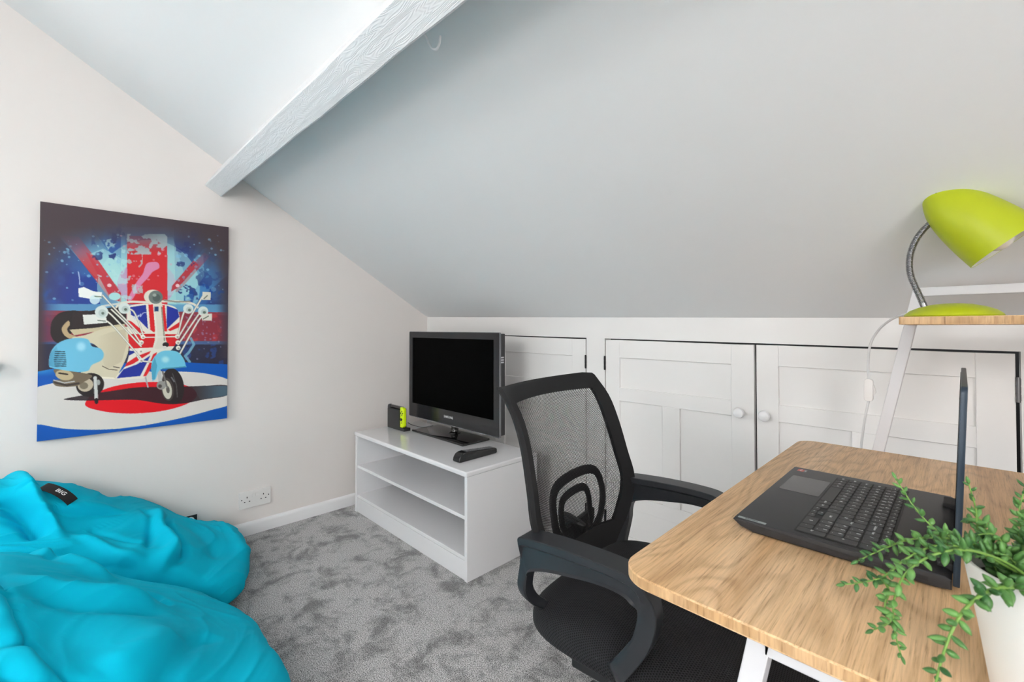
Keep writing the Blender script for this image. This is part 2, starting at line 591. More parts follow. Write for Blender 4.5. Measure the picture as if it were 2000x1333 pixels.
for i in range(nseg + 1):
    x = XL - 0.02 + (RX + 0.04 - XL) * i / nseg
    dz = -0.018 * (x - XL)
    A = Vector((x, 0.455, 1.757 + dz)); wob = 0.003 * noise.noise(Vector((x * 4, 1.3, 0)))
    B = A + v * (0.083 + 0.003 * noise.noise(Vector((x * 5, 7.3, 0))))
    A = A + v * wob
    rings.append([bm.verts.new(q) for q in (A + u * 0.20, A + u * 0.004, A + v * 0.004, B - v * 0.004, B + u * 0.004, B + u * 0.20)])
for a, b in zip(rings[:-1], rings[1:]):
    for k in range(5):
        bm.faces.new([a[k], a[k + 1], b[k + 1], b[k]])
    bm.faces.new([a[5], a[0], b[0], b[5]])
bm.faces.new(rings[0]); bm.faces.new(rings[-1][::-1])
beam = obj('trim_1', bm, beam_material(), loc=(XL, 0.5, 1.75))
struct(beam)

# cup hook screwed into the beam ------------------------------------------
bm = BM()
hb = Vector((-0.865, 0.552, 1.748))
pts = [hb + Vector(p) for p in ((0, -0.008, 0.01), (0, 0.006, 0.0), (0.001, 0.022, -0.012), (0.003, 0.030, -0.028), (0.008, 0.036, -0.040), (0.020, 0.040, -0.045), (0.031, 0.040, -0.036), (0.035, 0.039, -0.022))]
tube(bm, spline(pts, 6), 0.0028, 10)
tag(obj('ceiling_hook', bm, m_skirt, smooth=True, loc=hb), 'white painted cup hook screwed into the side of the ceiling beam', 'hook')

# double wall socket ---------------------------------------------------------
m_plastic = mat('white_plastic', rgb(232, 229, 226), 0.35)
m_hole = mat('socket_slot_dark', rgb(30, 28, 27), 0.8)
S = thing('wall_socket', 'white double plug socket low on the left wall beside the TV unit', 'socket', (XL, 0.686, 0.18))
AX = axes((XL, 0.686, 0.18), (0, 1, 0), (0, 0, 1), (1, 0, 0))
bm = BM()
prism(bm, rrect(-0.0735, 0.0735, -0.043, 0.043, 0.003, 3), 0.0, 0.009, AX, bev=0.002)
for cx in (-0.038, 0.038):
    for (dx, dz, w, h) in ((0, 0.012, 0.004, 0.008), (-0.011, -0.010, 0.0065, 0.0042), (0.011, -0.010, 0.0065, 0.0042)):
        t = bmesh.new(); box(t, cx + dx - w / 2, cx + dx + w / 2, dz - h / 2, dz + h / 2, 0.0085, 0.00915, 1)
        bmesh.ops.transform(t, matrix=AX, verts=t.verts); merge(bm, t)
for cx in (-0.062, 0.062):
    lathe(bm, [(0, 0.009), (0.0028, 0.009), (0.0028, 0.0093), (0, 0.0093)], 12, AX @ Matrix.Translation((cx, 0.003, 0)), mi=1)
obj('face_plate', bm, [m_plastic, m_hole], S)
for cx in (-0.0085, 0.0085):
    bm = BM(); t = bmesh.new(); box(t, cx - 0.0075, cx + 0.0075, 0.010, 0.026, 0.009, 0.0125, 0, 0.0015)
    bmesh.ops.transform(t, matrix=AX, verts=t.verts); merge(bm, t)
    obj('rocker_switch', bm, m_plastic, S)
# ================================================================== TV unit
m_unit = mat('white_high_gloss_lacquer', rgb(234, 234, 236), 0.10, spec=0.5, coat=0.5)
UX0, UX1, UY0, UY1, UH = -2.483, -1.456, 1.178, 1.612, 0.458
U = thing('tv_unit', 'low white gloss TV unit with two open shelves, standing in the corner', 'tv unit', (-1.97, 1.40, 0))
bm = BM(); box(bm, UX0 - 0.002, UX1 + 0.002, UY0 - 0.006, UY1, UH - 0.022, UH, bev=0.007, seg=4)
obj('top_panel', bm, m_unit, U, smooth=True)
for x0 in (UX0, UX1 - 0.018):
    bm = BM(); box(bm, x0, x0 + 0.018, UY0, UY1, 0.0, UH - 0.022, bev=0.0012, seg=1)
    obj('side_panel', bm, m_unit, U)
bm = BM(); box(bm, UX0 + 0.018, UX1 - 0.018, UY1 - 0.012, UY1 - 0.002, 0.02, UH - 0.022)
obj('back_panel', bm, m_unit, U)
for z in (0.098, 0.268):
    bm = BM(); box(bm, UX0 + 0.018, UX1 - 0.018, UY0 + 0.006, UY1 - 0.012, z - 0.016, z, bev=0.001, seg=1)
    obj('shelf', bm, m_unit, U)
bm = BM(); box(bm, UX0 + 0.018, UX1 - 0.018, UY0 + 0.004, UY0 + 0.020, 0.001, 0.081, bev=0.001, seg=1)
obj('plinth', bm, m_unit, U)

# ================================================================== television
m_tvblack = mat('charcoal_gloss_plastic', rgb(36, 36, 38), 0.20, spec=0.5)
m_tvside = mat('black_matt_plastic', rgb(44, 44, 46), 0.5)
m_screen = mat('black_lcd_screen', (0.0006, 0.0006, 0.0006, 1), 0.55, spec=0.03)
m_silver = mat('pale_grey_lettering', rgb(205, 206, 208), 0.4)
m_glossblack = mat('piano_black_plastic', rgb(10, 10, 11), 0.06, spec=0.6, coat=0.6)
m_clearedge = mat('smoky_clear_trim', rgb(120, 120, 124), 0.15)
TX0, TX1, TZ0, TZ1, TY = -2.424, -1.606, 0.520, 1.035, 1.500
TV = thing('television', 'black flat screen TV switched off on its glossy stand on the white unit', 'tv', (-2.02, 1.5, UH))
bm = BM()
MT = axes((0, TY, 0), (1, 0, 0), (0, 0, 1), (0, 1, 0))
# front frame ring
def ring_prism(bm, o, i, h0, h1, m, mi=0):
    t = bmesh.new(); n = len(o)
    A = [[t.verts.new((p[0], p[1], h)) for p in q] for q in (o, i) for h in (h0, h1)]
    o0, o1, i0, i1 = A
    for k in range(n):
        j = (k + 1) % n
        for q in ((o0[k], o0[j], i0[j], i0[k]), (o1[k], i1[k], i1[j], o1[j]), (o0[k], o1[k], o1[j], o0[j]), (i0[k], i0[j], i1[j], i1[k])):
            t.faces.new(q).material_index = mi
    bmesh.ops.transform(t, matrix=m, verts=t.verts); merge(bm, t)
ring_prism(bm, rrect(TX0, TX1, TZ0, TZ1, 0.006), rrect(TX0 + 0.034, TX1 - 0.040, TZ0 + 0.080, TZ1 - 0.034, 0.001), 0, 0.012, MT)
ring_prism(bm, rrect(TX0 - 0.003, TX1 + 0.003, TZ0 - 0.004, TZ1 + 0.003, 0.007), rrect(TX0 - 0.0001, TX1 + 0.0001, TZ0 - 0.0001, TZ1 + 0.0001, 0.006), 0.001, 0.010, MT, 1)
obj('bezel', bm, [m_tvblack, m_clearedge], TV)
bm = BM(); box(bm, TX0 + 0.030, TX1 - 0.036, TY + 0.006, TY + 0.011, TZ0 + 0.076, TZ1 - 0.030)
obj('screen', bm, m_screen, TV)
bm = BM(); text_bm(bm, 'SAMSUNG', 0.0185, axes(((TX0 + TX1) / 2 - 0.005, TY - 0.0003, TZ0 + 0.042), (1, 0, 0), (0, 0, 1)), bold=True)
obj('logo_lettering', bm, m_silver, TV)
bm = BM()
box(bm, TX0 + 0.004, TX1 - 0.004, TY + 0.012, TY + 0.045, TZ0 + 0.004, TZ1 - 0.004, bev=0.004)
box(bm, TX0 + 0.10, TX1 - 0.10, TY + 0.043, TY + 0.078, TZ0 + 0.03, TZ1 - 0.09, bev=0.012)
for k in range(3):
    box(bm, TX1 - 0.0045, TX1 - 0.002, TY + 0.016, TY + 0.034, 0.885 + 0.012 * k, 0.892 + 0.012 * k, 1)
obj('rear_housing', bm, [m_tvside, m_silver], TV)
bm = BM(); prism(bm, rrect(-2.259, -1.784, 1.414, 1.60, 0.006), 0, 0.011, Matrix.Translation((0, 0, UH + 0.0005)), bev=0.003)
obj('stand_base', bm, m_glossblack, TV, smooth=True)
bm = BM()
lathe(bm, [(0.036, 0.0), (0.034, 0.004), (0.022, 0.009), (0.020, 0.02), (0.022, 0.022), (0.022, 0.028), (0.020, 0.030), (0.020, 0.075), (0, 0.075)], 28, Matrix.Translation((-2.02, 1.545, UH + 0.011)))
obj('stand_neck', bm, m_glossblack, TV, smooth=True)

# ================================================================== games console in its dock
m_dock = mat('black_satin_plastic', rgb(38, 38, 40), 0.42)
m_joyg = mat('dark_grey_controller', rgb(62, 62, 65), 0.5)
m_neon = mat('neon_yellow_controller', rgb(214, 240, 0), 0.45)
CZ = UH + 0.0006
C = thing('games_console', 'handheld games console upright in a black dock with a neon yellow side controller', 'games console', (-2.385, 1.40, UH))
x0, x1 = -2.475, -2.325
MC = axes((0, 1.372, 0), (1, 0, 0), (0, 0, 1), (0, 1, 0))
bm = BM()
prism(bm, rrect(x0 + 0.012, x1, CZ, CZ + 0.118, 0.006), 0, 0.015, MC, bev=0.003)
prism(bm, rrect(x0 + 0.012, x1, CZ, CZ + 0.124, 0.006), 0.031, 0.048, MC, bev=0.003)
box(bm, x0 + 0.012, x1 + 0.048, 1.374, 1.418, CZ, CZ + 0.017, bev=0.003)
obj('dock', bm, m_dock, C, smooth=True)
bm = BM(); prism(bm, rrect(x0 + 0.018, x1 - 0.001, CZ + 0.02, CZ + 0.136, 0.004), 0.0165, 0.0295, MC, bev=0.001)
obj('tablet', bm, m_glossblack, C)
bm = BM(); prism(bm, rrect(x0 - 0.010, x0 + 0.0165, CZ + 0.030, CZ + 0.137, [0.003, 0.016, 0.016, 0.003]), 0.013, 0.029, MC, bev=0.003)
obj('side_controller', bm, m_joyg, C, smooth=True)['label'] = 'dark grey side controller'
bm = BM(); prism(bm, rrect(x1, x1 + 0.040, CZ + 0.019, CZ + 0.136, [0.018, 0.003, 0.003, 0.018]), 0.004, 0.022, MC, bev=0.003)
jy = obj('side_controller', bm, m_neon, C, smooth=True); jy['label'] = 'neon yellow side controller'
bm = BM()
for (dx, dz) in ((0.021, 0.113), (0.021, 0.093), (0.011, 0.103), (0.031, 0.103)):
    lathe(bm, [(0, 0), (0.0042, 0), (0.0042, 0.0022), (0, 0.0026)], 14, axes((x1 + dx, 1.3762, CZ + dz), (1, 0, 0), (0, 0, 1), (0, -1, 0)))
lathe(bm, [(0.005, 0), (0.0055, 0.003), (0.0088, 0.005), (0.0088, 0.0068), (0, 0.006)], 20, axes((x1 + 0.021, 1.3762, CZ + 0.067), (1, 0, 0), (0, 0, 1), (0, -1, 0)))
lathe(bm, [(0, 0), (0.0034, 0), (0.0034, 0.001), (0, 0.001)], 14, axes((x1 + 0.017, 1.3762, CZ + 0.046), (1, 0, 0), (0, 0, 1), (0, -1, 0)))
obj('buttons', bm, m_dock, jy, smooth=True)
bm = BM()
tube(bm, spline([(-2.277, 1.40, UH + 0.050), (-2.25, 1.41, UH + 0.040), (-2.20, 1.44, UH + 0.030), (-2.16, 1.455, UH + 0.036), (-2.13, 1.475, UH + 0.044)], 8), 0.0022, 8)
tag(obj('power_cable', bm, m_tvside, smooth=True, loc=(-2.2, 1.44, UH)), 'thin black cable running from the games console to behind the TV', 'cable')

# ================================================================== remote control
m_remote = mat('black_remote_plastic', rgb(24, 24, 26), 0.25)
m_key = mat('grey_remote_keys', rgb(120, 120, 124), 0.5)
m_face = mat('dark_grey_remote_face', rgb(88, 88, 92), 0.4)
RM = thing('remote_control', 'chunky black TV remote with grey keys lying on the white unit beside the TV stand', 'remote control', (-1.600, 1.345, UH), R(1.0))
bm = BM()
prof = [(-0.117, 0.006), (-0.114, 0.020), (-0.104, 0.034), (-0.088, 0.0405), (-0.070, 0.0415), (0.02, 0.033), (0.110, 0.026), (0.116, 0.021), (0.117, 0.006), (0.112, 0.0006), (-0.112, 0.0006)]
prism(bm, prof, -0.024, 0.024, axes((0, 0, 0), (0, 1, 0), (0, 0, 1), (1, 0, 0)), bev=0.005, seg=3)
body = obj('body', bm, m_remote, RM, smooth=True, local=True)
def rz_at(y):
    return 0.0415 + (0.033 - 0.0415) * (y + 0.07) / 0.09 if y < 0.02 else 0.033 + (0.026 - 0.033) * (y - 0.02) / 0.09
bm = BM()
q = [(-0.0185, -0.070), (0.0185, -0.070), (0.0185, 0.106), (-0.0185, 0.106)]
vs = [bm.verts.new((x, y, rz_at(y) + 0.0008)) for x, y in q[:2]] + [bm.verts.new((0.0185, 0.02, rz_at(0.02) + 0.0008))] + \
     [bm.verts.new((x, y, rz_at(y) + 0.0008)) for x, y in q[2:]] + [bm.verts.new((-0.0185, 0.02, rz_at(0.02) + 0.0008))]
bm.faces.new([vs[0], vs[1], vs[2], vs[5]]); bm.faces.new([vs[5], vs[2], vs[3], vs[4]])
obj('face_panel', bm, m_face, RM, local=True)
for r_ in range(10):
    for c_ in range(3):
        y = -0.058 + r_ * 0.0168; x = (-0.0115, 0, 0.0115)[c_]
        if r_ == 4 and c_ != 1:
            continue
        bm = BM(); w = 0.010 if r_ == 4 else 0.004
        prism(bm, rrect(x - w, x + w, y - 0.0036, y + 0.0036, 0.002, 3), 0, 0.0022, Matrix.Translation((0, 0, rz_at(y) + 0.0006)), bev=0.0006, seg=1)
        obj('key', bm, m_key, RM, local=True)

# ================================================================== desk
def wood_material(name, long_axis, fine=400):
    m = bpy.data.materials.new(name)
    m.use_nodes = True
    nt = m.node_tree; N = nt.nodes; L = nt.links
    p = N['Principled BSDF']; p.inputs['Roughness'].default_value = 0.42; p.inputs['Specular IOR Level'].default_value = 0.35
    tc = N.new('ShaderNodeTexCoord')
    def mp(sc, loc=(0, 0, 0)):
        q = N.new('ShaderNodeMapping'); s = [sc[1], sc[1], sc[1]]; s[long_axis] = sc[0]
        q.inputs['Scale'].default_value = s; q.inputs['Location'].default_value = loc
        L.new(tc.outputs['Object'], q.inputs['Vector']); return q
    def nz(q, scale, det, rough=0.5, dist=0.0):
        n = N.new('ShaderNodeTexNoise'); n.inputs['Scale'].default_value = scale; n.inputs['Detail'].default_value = det
        n.inputs['Roughness'].default_value = rough; n.inputs['Distortion'].default_value = dist
        L.new(q.outputs['Vector'], n.inputs['Vector']); return n
    def ramp(src, stops):
        r = N.new('ShaderNodeValToRGB')
        while len(r.color_ramp.elements) < len(stops):
            r.color_ramp.elements.new(0.5)
        for e, (pos, c) in zip(r.color_ramp.elements, stops):
            e.position = pos; e.color = c
        L.new(src, r.inputs['Fac']); return r
    def mix(a, b, fac, mode='MULTIPLY'):
        x = N.new('ShaderNodeMix'); x.data_type = 'RGBA'; x.blend_type = mode; x.inputs['Factor'].default_value = fac
        L.new(a, x.inputs[6]); L.new(b, x.inputs[7]); return x.outputs[2]
    # broad tone: wide planks and cathedral figure
    a = nz(mp((0.9, 6.5)), 1.3, 3, 0.5, 0.4)
    base = ramp(a.outputs['Fac'], [(0.30, rgb(198, 158, 113)), (0.47, rgb(214, 177, 133)), (0.62, rgb(224, 190, 150)), (0.75, rgb(204, 165, 121))])
    # growth rings: sine of a stretched noise
    g = nz(mp((1.1, 5.2), (3.1, 1.7, 0)), 1.5, 2.0, 0.45)
    mu = N.new('ShaderNodeMath'); mu.operation = 'MULTIPLY'; mu.inputs[1].default_value = 120
    si = N.new('ShaderNodeMath'); si.operation = 'SINE'
    L.new(g.outputs['Fac'], mu.inputs[0]); L.new(mu.outputs[0], si.inputs[0])
    mr = N.new('ShaderNodeMapRange'); mr.inputs['From Min'].default_value = -1; mr.inputs['From Max'].default_value = 1
    L.new(si.outputs[0], mr.inputs['Value'])
    rings = ramp(mr.outputs['Result'], [(0.0, (0.74, 0.69, 0.62, 1)), (0.35, (0.97, 0.96, 0.95, 1)), (1.0, (1.06, 1.05, 1.03, 1))])
    c1 = mix(base.outputs['Color'], rings.outputs['Color'], 0.60)
    # fine pores, short dark flecks along the grain
    f = nz(mp((13, fine)), 1.0, 4, 0.7, 0.25)
    pores = ramp(f.outputs['Fac'], [(0.30, (0.42, 0.34, 0.26, 1)), (0.42, (0.86, 0.83, 0.79, 1)), (0.52, (1, 1, 1, 1)), (0.72, (1.14, 1.12, 1.08, 1))])
    c2 = mix(c1, pores.outputs['Color'], 0.85)
    s = nz(mp((2.2, fine * 0.36), (0, 0, 4)), 1.0, 6, 0.7, 0.5)
    streak = ramp(s.outputs['Fac'], [(0.32, (0.80, 0.74, 0.66, 1)), (0.5, (1, 1, 1, 1)), (0.7, (1.12, 1.10, 1.06, 1))])
    c3 = mix(c2, streak.outputs['Color'], 0.75)
    if fine < 300:              # the edge band is a slightly browner strip
        tone = N.new('ShaderNodeRGB'); tone.outputs[0].default_value = (0.80, 0.77, 0.72, 1)
        c3 = mix(c3, tone.outputs[0], 1.0)
    L.new(c3, p.inputs['Base Color'])
    b = N.new('ShaderNodeBump'); b.inputs['Strength'].default_value = 0.25; b.inputs['Distance'].default_value = 0.0006
    L.new(f.outputs['Fac'], b.inputs['Height']); L.new(b.outputs['Normal'], p.inputs['Normal'])
    return m
m_woodtop = wood_material('light_oak_laminate', 1)
m_woodedge = wood_material('light_oak_edge_band', 2, 210)
m_white_metal = mat('white_powder_coated_steel', rgb(208, 208, 211), 0.4, bump=(300, 0.05, 0.0005))
DX0, DX1, DY0, DY1, DZ = -0.335, 0.275, 0.530, 1.520, 0.735
D = thing('desk', 'oak topped desk with rounded corners on white slanted steel legs, carrying the open laptop', 'desk', (-0.03, 1.02, 0))
bm = BM(); prism(bm, rrect(DX0, DX1, DY0, DY1, 0.045, 10), DZ - 0.0155, DZ, bev=0.0022, seg=3, mi=0, mi_side=1)
obj('desktop', bm, [m_woodtop, m_woodedge], D, smooth=True)
def legx(z):
    return -0.163 + 0.20 * (z - 0.72)
def leg_bar(bm, y0, y1, za, zb, f, w=0.0245, bev=0.002):
    q = [(f(za) - w / 2, za), (f(za) + w / 2, za), (f(zb) + w / 2, zb), (f(zb) - w / 2, zb)]
    prism(bm, q, y0, y1, axes((0, 0, 0), (1, 0, 0), (0, 0, 1), (0, 1, 0)), bev=bev, seg=2)
ZLT = 1.162
bm = BM(); leg_bar(bm, 0.560, 0.588, 0.0, DZ - 0.016, legx); obj('leg', bm, m_white_metal, D)
bm = BM(); leg_bar(bm, 1.521, 1.549, 0.0, ZLT, legx); obj('leg', bm, m_white_metal, D)
rearx = lambda z: 0.30 - 0.09 * (z - 0.72)
bm = BM(); leg_bar(bm, 0.560, 0.588, 0.0, DZ - 0.016, lambda z: 0.235 - 0.09 * (z - 0.72)); obj('leg', bm, m_white_metal, D)
bm = BM(); leg_bar(bm, 1.521, 1.549, 0.0, ZLT, rearx); obj('leg', bm, m_white_metal, D)
for (ya, yb) in ((0.560, 0.588), (1.490, 1.518)):
    bm = BM(); box(bm, -0.162, 0.25, ya, yb, DZ - 0.0455, DZ - 0.0165, bev=0.002)
    obj('top_rail', bm, m_white_metal, D)
bm = BM(); box(bm, 0.20, 0.225, 0.588, 1.49, 0.30, 0.33, bev=0.002)
obj('cross_rail', bm, m_white_metal, D)
bm = BM(); box(bm, legx(ZLT) - 0.012, rearx(ZLT) + 0.017, 1.5215, 1.5485, ZLT - 0.022, ZLT, bev=0.002)
obj('upper_rail', bm, m_white_metal, D)
SHX0, SHX1, SHY0, SHY1, SHZ = -0.094, 0.285, 1.236, 1.5205, 1.0835
bm = BM(); prism(bm, rrect(SHX0, SHX1, SHY0, SHY1, 0.006, 4), SHZ - 0.0165, SHZ, bev=0.001, seg=2, mi=0, mi_side=1)
obj('raised_shelf', bm, [m_woodtop, m_woodedge], D, smooth=True)
for xb in (0.22,):
    bm = BM(); box(bm, xb, xb + 0.02, 1.26, 1.5215, SHZ - 0.0195, SHZ - 0.017)
    box(bm, xb, xb + 0.02, 1.519, 1.5215, SHZ - 0.05, SHZ - 0.017)
    obj('shelf_bracket', bm, m_white_metal, D)

# ================================================================== desk lamp
m_lime = mat('lime_green_satin_metal', rgb(176, 188, 24), 0.40, spec=0.45)
m_chrome = mat('brushed_chrome', rgb(150, 150, 153), 0.28, metal=1.0)
m_bulb = mat('bulb_glass', rgb(228, 222, 212), 0.25)
m_lampin = mat('white_shade_lining', rgb(205, 202, 192), 0.5)
m_cord = mat('white_cord', rgb(222, 222, 222), 0.45)
LMP = thing('desk_lamp', 'lime green gooseneck desk lamp with bullet shade standing on the raised oak shelf', 'lamp', (-0.0155, 1.343, SHZ), 0.0)
bm = BM()
prof = [(0, 0.0005), (0.0765, 0.0005), (0.078, 0.003), (0.0755, 0.007), (0.067, 0.0145), (0.052, 0.0215), (0.032, 0.027), (0.014, 0.029), (0, 0.0295)]
lathe(bm, prof, 64)
obj('base', bm, m_lime, LMP, smooth=True, local=True)
LO = Vector((0.0155, 0, -SHZ))
# gooseneck, in the lamp's own x/z plane
neck = [(-0.0565, 0, 1.100), (-0.064, 0, 1.125), (-0.074, 0, 1.155), (-0.0805, 0, 1.180), (-0.0822, 0, 1.205), (-0.0790, 0, 1.233), (-0.0685, 0, 1.262), (-0.050, 0, 1.288), (-0.036, 0, 1.298)]
P = spline([(p[0] + LO.x, 0, p[2] + LO.z) for p in neck], 40)
acc = [0]
for a, b in zip(P[:-1], P[1:]):
    acc.append(acc[-1] + float(np.linalg.norm(b - a)))
NN = 420
pts = [np.array([np.interp(acc[-1] * i / NN, acc, [q[k] for q in P]) for k in range(3)]) for i in range(NN + 1)]
rads = [0.0062 if (acc[-1] * i / NN < 0.016) else 0.0060 + 0.0009 * math.sin(2 * PI * (acc[-1] * i / NN) / 0.0030) for i in range(NN + 1)]
bm = BM(); tube(bm, pts, rads, 14)
obj('gooseneck', bm, m_chrome, LMP, smooth=True, local=True, angle=180)
# bullet shade on an axis tipped 50 degrees below the horizontal
ax_ = Vector((0.643, 0, -0.766)); pe = Vector((0.766, 0, 0.643))
apex = pe * 0.838 + ax_ * -1.077 + LO
SP = spline([(0, 0), (0.002, 0.008), (0.0075, 0.0165), (0.017, 0.026), (0.032, 0.036), (0.052, 0.0455), (0.080, 0.0530), (0.108, 0.0580), (0.140, 0.0618), (0.177, 0.0645)], 8)
prof = [(float(q[1]), float(q[0])) for q in SP]
inn = [(max(r_ - 0.0012, 0), z + (0.0012 if z < 0.02 else 0)) for r_, z in prof]
ms = ax_.to_track_quat('Z', 'Y').to_matrix().to_4x4(); ms.translation = apex
bm = BM()
lathe(bm, prof, 72, ms, 0, cap=False); lathe(bm, inn, 72, ms, 1, cap=False)
lathe(bm, [prof[-1], (prof[-1][0] + 0.0004, prof[-1][1] + 0.0006), (inn[-1][0], prof[-1][1] + 0.0004), inn[-1]], 72, ms, 0, cap=False)
def on_shade(s, th):
    r_ = float(np.interp(s, [q[1] for q in prof], [q[0] for q in prof]))
    rad = pe * math.cos(th) + Vector((0, 1, 0)) * math.sin(th)
    return apex + ax_ * s + rad * (r_ + 0.0002), (rad * 0.85 - ax_ * 0.5).normalized()
for th in (-0.55, -1.0, -1.5):
    c, nrm = on_shade(0.020, th)
    m4 = nrm.to_track_quat('Z', 'Y').to_matrix().to_4x4(); m4.translation = c
    lathe(bm, [(0, 0.0002), (0.0015, 0.0002), (0.0015, -0.001)], 10, m4, mi=2, cap=False)
shade = obj('lamp_shade', bm, [m_lime, m_lampin, m_hole], LMP, smooth=True, local=True, angle=60)
bm = BM()
mb = ax_.to_track_quat('Z', 'Y').to_matrix().to_4x4(); mb.translation = apex + ax_ * 0.045
lathe(bm, [(0, 0), (0.015, 0), (0.015, 0.050), (0.022, 0.066), (0.029, 0.088), (0.030, 0.108), (0.024, 0.126), (0.011, 0.136), (0, 0.138)], 24, mb)
obj('bulb', bm, m_bulb, LMP, smooth=True, local=True)
bm = BM()
cord = [(-0.062, 1.392, SHZ + 0.008), (-0.095, 1.440, SHZ + 0.010), (-0.128, 1.500, SHZ - 0.002), (-0.160, 1.555, SHZ - 0.030), (-0.180, 1.572, 1.01), (-0.185, 1.575, 0.95), (-0.184, 1.575, 0.915)]
tube(bm, spline(cord, 10), 0.0028, 10)
cord2 = [(-0.184, 1.575, 0.86), (-0.191, 1.575, 0.82), (-0.199, 1.577, 0.76), (-0.203, 1.58, 0.70), (-0.20, 1.585, 0.5), (-0.17, 1.60, 0.25), (-0.12, 1.62, 0.03), (-0.02, 1.66, 0.004), (0.15, 1.68, 0.004)]
tube(bm, spline(cord2, 10), 0.0028, 10)
cobj = obj('power_cord', bm, m_cord, LMP, smooth=True)
bm = BM(); prism(bm, rrect(-0.010, 0.010, -0.031, 0.031, 0.008, 4), -0.008, 0.008, axes((-0.184, 1.575, 0.888), (1, 0, 0), (0, 0, 1), (0, -1, 0)), bev=0.003)
prism(bm, [(0.009, -0.016), (0.016, -0.006), (0.012, 0.013), (0.009, 0.015)], -0.005, 0.005, axes((-0.184, 1.575, 0.888), (1, 0, 0), (0, 0, 1), (0, -1, 0)), bev=0.001)
obj('inline_switch', bm, m_plastic, cobj, smooth=True)
# ================================================================== office chair (faces +x)
m_arm = mat('dark_grey_moulded_plastic', rgb(36, 38, 42), 0.42, spec=0.45, bump=(500, 0.08, 0.0003))
m_frame_bk = mat('black_back_fabric_band', rgb(15, 15, 17), 0.85)
m_blackpl = mat('black_plastic', rgb(20, 20, 22), 0.5)
CYM = 0.966
CH = thing('office_chair', 'black mesh back office chair with looped armrests pushed up to the oak desk', 'chair', (-0.46, CYM, 0))

def dotted_fabric(name, col_a, col_b, scale, alpha=False):
    m = bpy.data.materials.new(name)
    m.use_nodes = True
    nt = m.node_tree; N = nt.nodes; L = nt.links
    p = N['Principled BSDF']; p.inputs['Roughness'].default_value = 0.75; p.inputs['Specular IOR Level'].default_value = 0.25
    uv = N.new('ShaderNodeUVMap')
    sep = N.new('ShaderNodeSeparateXYZ'); L.new(uv.outputs['UV'], sep.inputs['Vector'])
    def wave(expr_a, expr_b):
        """cos(k*(a*u + b*v))"""
        a = N.new('ShaderNodeMath'); a.operation = 'MULTIPLY'; a.inputs[1].default_value = expr_a * scale; L.new(sep.outputs['X'], a.inputs[0])
        b = N.new('ShaderNodeMath'); b.operation = 'MULTIPLY_ADD'; b.inputs[1].default_value = expr_b * scale; L.new(sep.outputs['Y'], b.inputs[0]); L.new(a.outputs[0], b.inputs[2])
        c = N.new('ShaderNodeMath'); c.operation = 'COSINE'; L.new(b.outputs[0], c.inputs[0]); return c.outputs[0]
    w = [wave(1, 0), wave(0.5, 0.866), wave(-0.5, 0.866)]
    s = N.new('ShaderNodeMath'); s.operation = 'ADD'; L.new(w[0], s.inputs[0]); L.new(w[1], s.inputs[1])
    s2 = N.new('ShaderNodeMath'); s2.operation = 'ADD'; L.new(s.outputs[0], s2.inputs[0]); L.new(w[2], s2.inputs[1])
    r = N.new('ShaderNodeMapRange'); r.inputs['From Min'].default_value = -0.9; r.inputs['From Max'].default_value = 0.9
    L.new(s2.outputs[0], r.inputs['Value'])
    mx = N.new('ShaderNodeMix'); mx.data_type = 'RGBA'; mx.inputs[6].default_value = col_a; mx.inputs[7].default_value = col_b
    L.new(r.outputs['Result'], mx.inputs['Factor']); L.new(mx.outputs[2], p.inputs['Base Color'])
    if alpha:
        r2 = N.new('ShaderNodeMapRange'); r2.inputs['From Min'].default_value = 0.25; r2.inputs['From Max'].default_value = -0.35
        r2.inputs['To Min'].default_value = 0.0; r2.inputs['To Max'].default_value = 1.0
        L.new(s2.outputs[0], r2.inputs['Value']); L.new(r2.outputs['Result'], p.inputs['Alpha'])
    else:
        b = N.new('ShaderNodeBump'); b.inputs['Strength'].default_value = 0.7; b.inputs['Distance'].default_value = 0.0012; b.invert = True
        L.new(r.outputs['Result'], b.inputs['Height']); L.new(b.outputs['Normal'], p.inputs['Normal'])
    return m
m_mesh = dotted_fabric('black_open_mesh', rgb(24, 24, 26), rgb(30, 30, 32), 2 * PI / 0.0036, alpha=True)
m_seat = dotted_fabric('black_perforated_seat_fabric', rgb(40, 40, 42), rgb(7, 7, 8), 2 * PI / 0.0048)

